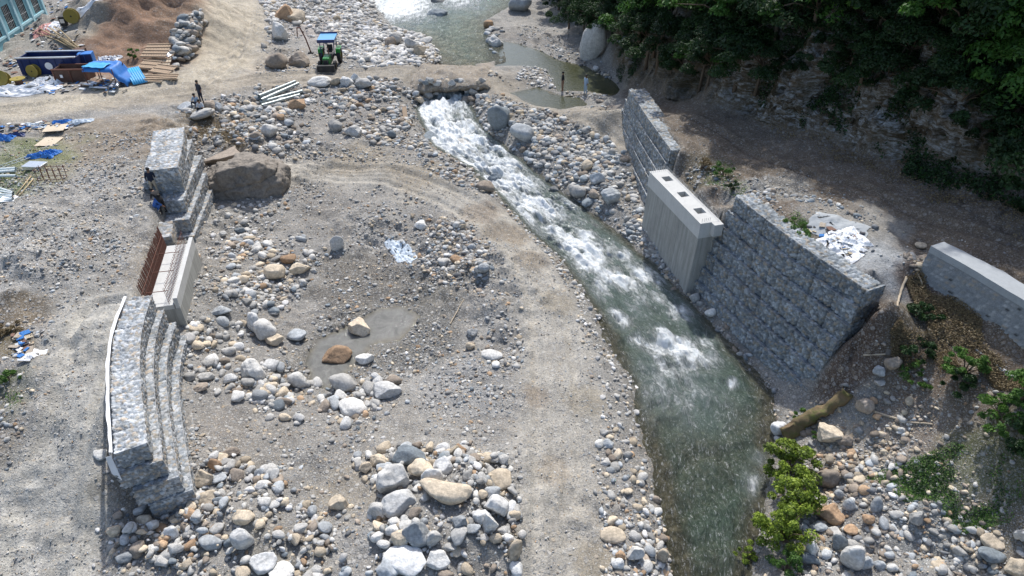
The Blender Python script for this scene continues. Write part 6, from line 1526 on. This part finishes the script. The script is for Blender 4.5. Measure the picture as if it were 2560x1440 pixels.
def drillarm():
    g = G1(775, 134); root = empty('drill_arm', g, 0, 'thin rust-dark steel arm standing beside the blocky boulder left of the tractor', 'steel arm')
    b = MB(); b.tube([(-.9, .3, 2.2), (-.6, .25, 2.25), (-.2, .1, 1.3), (.1, 0, .1)], .07, 6); b.build('boom', M['rustbar'], root)
    b = MB(); b.tube([(-.9, .3, 2.2), (-1.0, .35, 1.4)], .05, 6); b.build('dipper', M['rustbar'], root)
    b = MB(); b.tube([(.1, 0, .1), (.15, -.1, -.3)], .11, 8); b.box((.1, 0, .02), (.5, .35, .1)); b.build('foot', M['black'], root)
drillarm()

# ------------------------------------------------------------------ site materials and litter at the left
def thing_at(name, u, v, rz, label, cat, dz=0.0, group=None):
    return empty(name, G1(u, v) + Vector((0, 0, dz)), rz, label, cat, group)
def slope_rot(u, v): return 0
# blue cargo body
r_ = thing_at('cargo_body', 130, 188, a_(4), 'long dark blue open steel cargo body with a pale rim lying on the site', 'cargo body')
b = MB(); b.box((0, 0, .65), (4.6, .08, 1.3)); b.box((0, 1.7, .65), (4.6, .08, 1.3)); b.box((-2.26, .85, .65), (.08, 1.62, 1.3)); b.box((2.26, .85, .65), (.08, 1.62, 1.3)); b.box((0, .85, .12), (4.44, 1.6, .08)); b.build('shell', M['navy'], r_, .02)
b = MB(); b.box((0, -.0, 1.36), (4.75, .2, .10)); b.box((0, 1.7, 1.36), (4.75, .2, .10)); b.build('rim', M['tin'], r_, .02)
b = MB()
for k in range(7): b.box((-2.0 + k * .66, -.07, .62), (.07, .06, 1.2))
b.build('side_rib', M['navy'], r_)
b = MB(); b.lathe([(.30, -.01), (.30, .01)], (.1, -.115, .7), Matrix.Rotation(math.pi / 2, 3, 'X'), 18); b.build('emblem', M['whitetarp'], r_)
b = MB()
for k in range(6): b.box((-2 + k * .75, .9, .35 + .2 * (k % 2)), (.7, 1.3, .3 + .1 * (k % 3)), rotz(k * .5))
b.build('scrap_load', M['rustbox'], r_, .03)
r_ = thing_at('steel_cabinet', 222, 172, a_(14), 'blue steel cabinet standing at the right end of the cargo body', 'cabinet')
b = MB(); b.box((0, .4, .6), (1.1, .9, 1.25)); b.build('case', M['bluetarp'], r_, .04)
b = MB(); b.box((-.27, -.07, .6), (.5, .03, 1.1)); b.box((.27, -.07, .6), (.5, .03, 1.1)); b.build('door', M['navy'], r_, .01)
r_ = thing_at('dark_crate', 208, 150, a_(-8), 'dark square crate with a light mark behind the blue cabinet', 'crate')
b = MB(); b.box((0, 0, .45), (.8, .7, .9)); b.build('case', M['rustbox'], r_, .03)
b = MB(); b.box((0, -.36, .5), (.22, .02, .22)); b.build('mark', M['whitetarp'], r_)
def reel(u, v, r, wd, tilt, rz, label):
    root = thing_at('cable_reel', u, v, rz, label, 'cable reel', 0, 'olive cable reels on the site')
    R = Matrix.Rotation(tilt, 3, 'X'); c = Vector((0, 0, r if tilt else wd / 2))
    for s in (-1, 1):
        b = MB(); b.lathe([(r, s * wd/2 - .03), (r, s * wd/2 + .03)], c, R, 28); b.build('flange', M['reel'], root, .01)
    b = MB(); b.lathe([(r * .5, -wd/2 + .03), (r * .5, wd/2 - .03)], c, R, 20); b.build('drum', M['rustbox'], root)
    b = MB(); b.lathe([(r * .12, -wd/2 - .04), (r * .12, wd/2 + .04)], c, R, 12); b.build('hub', M['black'], root)
reel(186, 60, .62, .4, a_(88), a_(15), 'olive cable reel standing upright beside the brown earth mound')
reel(90, 192, .5, .4, a_(85), a_(-5), 'olive cable reel leaning on the dark blue cargo body')
reel(12, 216, .6, .5, a_(60), a_(10), 'olive cable reel tilted at the left edge above the white tarpaulin')
reel(50, 212, .55, .5, 0, 0, 'yellowish cable reel lying flat between the white tarpaulin and the cargo body')
r_ = thing_at('generator_box', 163, 66, a_(10), 'small dark machine box left of the upright cable reel', 'machine box')
b = MB(); b.box((0, 0, .4), (.55, .5, .8)); b.build('case', M['black'], r_, .03)
b = MB(); b.box((0, -.26, .45), (.35, .02, .35)); b.build('grille', M['tin'], r_)
# rusty box frames
r_ = thing_at('steel_box', 183, 205, a_(2), 'rusty brown open steel box in front of the blue cargo body', 'steel box')
b = MB(); b.box((0, 0, .5), (2.6, .07, 1.0)); b.box((0, 1.2, .5), (2.6, .07, 1.0)); b.box((-1.27, .6, .5), (.07, 1.13, 1.0)); b.box((1.27, .6, .5), (.07, 1.13, 1.0)); b.build('shell', M['rustbox'], r_, .01)
b = MB()
for x in (-1.3, 0, 1.3): b.box((x, -.06, .5), (.1, .06, 1.06))
b.box((0, -.06, 1.02), (2.75, .1, .1)); b.box((0, 1.26, 1.02), (2.75, .1, .1)); b.build('frame', M['rustbar'], r_)
b = MB(); b.box((-.7, -.1, .5), (.2, .02, .24)); b.build('mark', M['whitetarp'], r_)
# blue tarp over a frame
def drape(name, pts_fn, nu, nv, mat, parent, thick=.015):
    V = []; F = []
    for i in range(nu):
        for j in range(nv): V.append(pts_fn(i / (nu - 1), j / (nv - 1)))
    for i in range(nu - 1):
        for j in range(nv - 1): F.append((i*nv+j, (i+1)*nv+j, (i+1)*nv+j+1, i*nv+j+1))
    me = bpy.data.meshes.new(name); me.from_pydata(V, [], F); me.materials.append(M[mat]); me.polygons.foreach_set('use_smooth', [True] * len(F))
    o = link(name, me, parent); so_ = o.modifiers.new('s', 'SOLIDIFY'); so_.thickness = thick; return o
def fb(x, y, sc=1.0, oc=4): return float(fbm(np.array([x]), np.array([y]), sc, oc)[0])
r_ = thing_at('tarpaulin_shelter', 268, 212, a_(-2), 'bright blue tarpaulin stretched over a low steel frame', 'tarpaulin shelter')
def tp(i, j):
    x = -1.5 + 3.0 * i; y = -.25 + 1.9 * j; z = 1.35 - (max(0, i - .72) / .28) ** 1.2 * 1.25 - (0.5 if j == 0 else 0) * 0 + .12 * fb(x * 2, y * 2) - .35 * max(0, .1 - j) * 8
    return (x + (.3 if i > .9 else 0), y, z)
drape('tarpaulin', tp, 30, 18, 'bluetarp', r_)
def tp2(i, j): x = -1.45 + 1.75 * i; y = -.2 + 1.2 * j; return (x, y, 1.40 + .10 * fb(x * 2 + 5, y * 2) + .03)
drape('top_sheet', tp2, 16, 12, 'skytarp', r_)
for x, y in ((-1.4, -.2), (-.1, -.2), (.9, -.2), (-1.4, 1.5), (.9, 1.5)):
    b = MB(); b.tube([(x, y, 0), (x, y, 1.3)], .035, 6); b.build('post', M['rustbar'], r_)
r_ = thing_at('sheet_panel', 345, 205, a_(38), 'bright light blue metal sheet lying aslant beside the plank stacks', 'metal sheet')
def sp(i, j): return (-.55 + 1.1 * i, -1.0 + 2.0 * j, .12 + .75 * j + .03 * math.sin(i * 40))
drape('sheet', sp, 30, 4, 'skytarp', r_)
def sheetbent(u, v, rz, ln, wd, label, mat='tin', curve=.35, cat='metal sheet', grp='silver metal sheets in front of the blue tarpaulin'):
    g = G1(u, v); 
    def f(i, j): t = (i - .5) * 2.2; return (math.sin(t) * wd * .45, (j - .5) * ln, .1 + curve * math.cos(t) * wd)
    o = drape('metal_sheet', f, 10, 3, mat, None, .01); o.location = g; o.rotation_euler = (0, a_(6), rz); tag(o, label, cat, grp)
sheetbent(222, 218, a_(75), 1.3, .5, 'curved silver metal sheet lying leftmost before the blue tarpaulin')
sheetbent(236, 213, a_(60), 1.2, .5, 'curved silver metal sheet on top of the small silver pile')
sheetbent(250, 226, a_(84), 1.5, .45, 'silver metal sheet lying lowest before the blue tarpaulin')
sheetbent(283, 218, a_(12), 1.5, .4, 'upright silver gutter sheet leaning on the blue tarpaulin, left one', 'tin', .5)
sheetbent(296, 218, a_(18), 1.5, .4, 'upright silver gutter sheet leaning on the blue tarpaulin, right one', 'tin', .5)
# white tarpaulin heap
def tarpheap(u, v, wx, wy, hz, mat, label, rz=0, seed=0, name='tarpaulin', cat='tarpaulin', nn=46, grp=None):
    g = G1(u, v)
    cs, sn = math.cos(rz), math.sin(rz); V = []; F = []
    for i in range(nn):
        for j in range(nn):
            x = (i / (nn - 1) - .5) * 2; y = (j / (nn - 1) - .5) * 2
            ww = 1 + .35 * fb(x * 1.3 + seed, y * 1.3, 1.0, 2); X = x * wx * .5 * ww; Y = y * wy * .5 * ww
            e = max(0, 1 - max(abs(x), abs(y)) ** 4); X2, Y2 = X * cs - Y * sn + g.x, X * sn + Y * cs + g.y
            z = float(H(X2, Y2)) + .03 + e * (abs(fb(x * 2 + seed * 3, y * 2, 1.2, 4)) * 1.4 + .25) * hz
            V.append((X2 - g.x, Y2 - g.y, z - g.z))
    for i in range(nn - 1):
        for j in range(nn - 1):
            if fb(i * .17 + seed, j * .17, 1, 2) < .36: F.append((i*nn+j, (i+1)*nn+j, (i+1)*nn+j+1, i*nn+j+1))
    me = bpy.data.meshes.new(name); me.from_pydata(V, [], F); me.materials.append(M[mat])
    o = link(name, me, None, g); so_ = o.modifiers.new('s', 'SOLIDIFY'); so_.thickness = .012; return tag(o, label, cat, grp)
tarpheap(45, 232, 5.6, 1.8, .45, 'whitetarp', 'crumpled white tarpaulin heap at the left edge beside the dirt road', a_(8), 1)
tarpheap(118, 212, 2.4, 1.3, .4, 'whitetarp', 'smaller crumpled white tarpaulin left of the rusty steel box', a_(10), 2)
tarpheap(272, 152, 1.8, 1.1, .35, 'whitetarp', 'white sheet heaped behind the blue tarpaulin', 0, 3)
tarpheap(110, 390, 2.0, .9, .35, 'bluetarp', 'crumpled bright blue tarpaulin on the grass beside the plywood', a_(-8), 4)
tarpheap(10, 345, 1.3, .9, .3, 'bluetarp', 'small blue plastic heap at the left edge below the dirt road', 0, 5)
tarpheap(200, 303, 1.7, .7, .10, 'paleplastic', 'flat pale blue plastic film below the dirt road', a_(14), 6)
tarpheap(155, 309, 1.3, .5, .12, 'bluetarp', 'thin strip of blue plastic left of the pale film', a_(5), 7)
tarpheap(90, 318, 1.5, .6, .15, 'paleplastic', 'crumpled bluish plastic scraps above the plywood', a_(5), 8)
tarpheap(40, 340, 1.2, .5, .2, 'navy', 'dark plastic scraps at the left below the dirt road', 0, 9)
tarpheap(1003, 636, 1.2, 2.3, .12, 'paleplastic', 'pale blue plastic film lying on the damp pit slope', a_(28), 10, cat='plastic film')
tarpheap(2085, 632, 1.6, 2.1, .22, 'whitetarp', 'crumpled white paper litter on the platform beside the green creeper', a_(30), 12, cat='paper litter')
tarpheap(2120, 600, 1.3, 1.4, .2, 'whitetarp', 'smaller white paper heap on the grey tarpaulin', a_(10), 13, cat='paper litter')
tarpheap(2095, 568, 2.6, 1.6, .05, 'concrete_blue', 'grey-brown plastic groundsheet spread on the right platform', a_(-35), 14, cat='groundsheet')
tarpheap(225, 6, 2.4, .9, .06, 'whitetarp', 'white roofing sheet lying behind the brown earth mound', a_(16), 15)
tarpheap(85, 885, .6, .9, .1, 'whitetarp', 'white plastic scraps at the left beside the brown bracken', 0, 16)
tarpheap(105, 72, 1.6, 2.2, .2, 'redsheet', 'faded pink sheet lying beside the turquoise building', a_(20), 17)
tarpheap(135, 70, 2.2, 1.6, .15, 'whitetarp', 'off-white boards and sheet between the building and the reels', a_(0), 18)
# stacked slatted panels
def panel(u, v, rz, sx, sy, label, z=0, pitch=0.0, mat='timber', slats=True):
    g = G1(u, v); root = empty('formwork_panel', g + Vector((0, 0, z)), rz, label, 'formwork panel', 'slatted timber panels stacked beside the rock pile'); root.rotation_euler = (pitch, 0, rz)
    b = MB()
    n = max(3, int(sx / .22))
    for k in range(n): b.box((-sx/2 + (k + .5) * sx / n, 0, .06), (sx / n * .86, sy, .03))
    b.build('boards', M[mat], root)
    b = MB()
    for k in range(3 if slats else 2): b.box((0, -sy/2 + .12 + k * (sy - .24) / (2 if slats else 1), .105), (sx, .09, .05))
    b.build('battens', M['timber'], root)
panel(400, 132, a_(4), 2.1, 1.1, 'upper slatted timber panel at the top of the panel stack', .35, a_(18))
panel(392, 150, a_(-2), 2.2, 1.1, 'slatted timber panel second from the top of the stack', .35, a_(18))
panel(400, 168, a_(3), 2.0, 1.3, 'pale boarded panel in the middle of the stack', .3, a_(16), 'plywood')
panel(378, 176, a_(-14), 1.8, 1.3, 'slatted panel twisted to the left in the middle of the stack', .4, a_(14))
panel(412, 185, a_(-20), 2.0, 1.4, 'slatted panel turned right low in the stack', .35, a_(12))
panel(405, 200, a_(6), 2.6, .9, 'lowest slatted panel lying near the road', .15, a_(8))
panel(430, 152, a_(80), 1.3, .8, 'grey board standing at the stack\'s right side', .4, a_(20), 'tin', False)
panel(385, 205, a_(-8), 1.6, .7, 'loose tan boards at the foot of the panel stack', .05, a_(3), 'plywood', False)
for k, (u1, v1) in enumerate([(96,88),(104,82),(113,84),(124,80),(131,84),(140,80),(150,84),(135,100),(147,104)]):
    g = G1(203 + k * 1.6, 138); e = G1(u1, v1) - g; o = MB(); o.tube([Vector((0, 0, .12)), e * .5 + Vector((0, 0, .35)), e + Vector((0, 0, .18 + .05 * k))], .055, 6, .04)
    tag(o.build('bamboo_pole', M['bamboo'], None, 0, True, g), 'bamboo pole in the fan of poles behind the blue cargo body', 'pole', 'bamboo poles fanned behind the cargo body')
def board(u, v, rz, sx, sy, mat, label, cat, th=.03, pitch=0, dz=.06, name='board', grp=None):
    g = G1(u, v); b = MB(); n = 8; V = []; 
    b.box((0, 0, 0), (sx, sy, th)); o = b.build(name, M[mat], None, .006, False, g + Vector((0, 0, dz)), (pitch, 0, rz)); return tag(o, label, cat, grp)
board(140, 325, a_(12), 1.35, 1.2, 'plywood', 'plywood sheet lying nearer the road in the grass at the left', 'plywood', name='plywood_sheet')
board(124, 358, a_(0), 1.25, 1.4, 'plywood', 'plywood sheet lying nearer the blue tarpaulin', 'plywood', name='plywood_sheet')
r_ = thing_at('metal_tray', 90, 420, a_(-6), 'grey metal tray box left of the rusty rebar cage', 'metal tray')
b = MB(); b.box((0, 0, .12), (1.1, .75, .22)); b.build('tray', M['tin'], r_, .01)
b = MB(); b.box((0, 0, .245), (1.18, .82, .03)); b.build('lid', M['tin'], r_, .01)
board(22, 500, a_(8), .9, .7, 'whitetarp', 'white sheet with a faded red edge at the left below the pipes', 'sheet', name='white_sheet')
r_ = thing_at('rebar_cage', 128, 455, a_(4), 'small rusty rebar cage standing on the gravel at the left', 'rebar cage')
for s in (0, 1):
    b = MB()
    for k in range(5): b.tube([(-.7 + k * .35, s * .5, 0), (-.7 + k * .35 + .03, s * .5 + .02, .85)], .018, 5)
    b.build('upright_bars', M['rustbar'], r_)
b = MB()
for z in (.15, .75):
    b.tube([(-.78, 0, z), (.78, 0, z), (.78, .5, z), (-.78, .5, z), (-.78, 0, z)], .016, 5)
b.build('hoop', M['rustbar'], r_)
r_ = thing_at('ladder', 45, 408, a_(-35), 'pale metal ladder lying on the grass at the left', 'ladder')
b = MB(); b.tube([(-.2, -1, .1), (-.2, 1, .12)], .025, 6); b.build('rail', M['pipe'], r_)
b = MB(); b.tube([(.2, -1, .1), (.2, 1, .12)], .025, 6); b.build('rail', M['pipe'], r_)
b = MB()
for k in range(7): b.tube([(-.2, -.85 + k * .28, .11), (.2, -.85 + k * .28, .11)], .015, 5)
b.build('rungs', M['pipe'], r_)
def pipe(u0, v0, u1, v1, r, mat, label, grp, dz=0.0, name='pipe'):
    a, c = G1(u0, v0), G1(u1, v1); a = a + Vector((0, 0, r + dz)); c = c + Vector((0, 0, r + dz)); o = MB(); d = (c - a)
    n = 14; V = []; F = []
    o.tube([Vector((0, 0, 0)), d * .5, d], r, 12, cap=False); o.tube([d, d * .5, Vector((0, 0, 0))], r * .84, 12, cap=False)
    x = o.build(name, M[mat], None, 0, True, a); tag(x, label, 'pipe', grp)
for k in range(3): pipe(-10, 428 + k * 9, 42, 428 + k * 9 - 3, .09, 'whitepipe', 'pale green-white pipe in the upper bundle at the left edge', 'upper pale pipes at the left edge')
for k in range(6): pipe(-12, 472 + k * 8, 34, 484 + k * 4, .07, 'whitepipe', 'white pipe in the lower bundle at the left edge', 'lower white pipes at the left edge')
pipe(650, 252, 740, 215, .13, 'pipe', 'topmost grey steel pipe of the crossed bundle below the dirt road', None, .25, 'steel_pipe')
pipe(656, 262, 748, 220, .13, 'pipe', 'second grey steel pipe of the crossed bundle', None, .22, 'steel_pipe')
pipe(652, 264, 757, 236, .12, 'pipe', 'longest low grey steel pipe of the crossed bundle', None, .12, 'steel_pipe')
pipe(656, 271, 750, 243, .12, 'pipe', 'lowest grey steel pipe of the crossed bundle', None, .05, 'steel_pipe')
pipe(648, 252, 705, 236, .11, 'pipe', 'short grey steel pipe at the bundle\'s left end', None, .05, 'steel_pipe')
for (u0, v0, u1, v1, lab) in ((42, 488, 80, 445, 'left wooden pole lying below the rebar cage'), (50, 492, 86, 450, 'right wooden pole lying below the rebar cage')):
    a, c = G1(u0, v0), G1(u1, v1); o = MB(); o.tube([Vector((0, 0, .06)), c - a + Vector((0, 0, .06))], .035, 6); tag(o.build('wooden_pole', M['bamboo'], None, 0, True, a), lab, 'pole', 'wooden poles below the rebar cage')
for (u0, v0, u1, v1, lab, m) in ((840, 30, 850, 20, '', ''),)[:0]: pass
board(1013, 292, a_(10), .35, 1.0, 'timber', 'reddish plank leaning near the left shore of the cascade', 'plank', pitch=a_(30), dz=.35, name='plank')
# scraps round the site yard: many small bits nobody could count
def scraps():
    r = np.random.default_rng(9); Vs = []; Fs = []; Cs = []; b0 = 0; pc = np.array([(.7,.71,.72),(.35,.3,.24),(.05,.18,.45),(.2,.12,.09),(.5,.42,.3),(.55,.58,.6),(.08,.08,.09)])
    for (u, v, su, sv, n) in [(120,215,120,20,90),(60,60,60,40,60),(150,100,60,40,50),(260,215,70,18,50),(120,20,60,20,40),(90,320,90,12,60),(60,860,20,30,20),(2110,620,40,30,40),(2060,590,60,30,15),(30,160,40,20,30)]:
        U = r.normal(u, su * .5, n); Vv = r.normal(v, sv * .5, n); g = ground(U, np.maximum(Vv, -20))
        for k in range(n):
            L, Wd = r.uniform(.1, .45), r.uniform(.05, .25); a = r.uniform(0, 6.28); t = r.uniform(-.3, .3)
            R = np.array(rot3(t, t * .5, a)); P = np.array([(-L,-Wd,-.02),(L,-Wd,-.02),(L*.8,Wd,-.02),(-L,Wd,-.02),(-L,-Wd,.03),(L,-Wd,.03),(L*.8,Wd,.03),(-L,Wd,.03)]) * .6 @ R.T + g[k] + (0, 0, .07)
            Vs.append(P); Fs.append(np.array([(0,3,2,1),(4,5,6,7),(0,1,5,4),(1,2,6,5),(2,3,7,6),(3,0,4,7)]) + b0); b0 += 8; Cs.append(np.tile(pc[r.integers(0, 7)], (8, 1)))
    me = npmesh('debris', np.concatenate(Vs), np.concatenate(Fs), M['gabion'], False, np.concatenate(Cs)); tag(link('debris', me), 'small scraps of wood, metal and plastic strewn over the site yard', 'debris', None, 'stuff')
scraps()
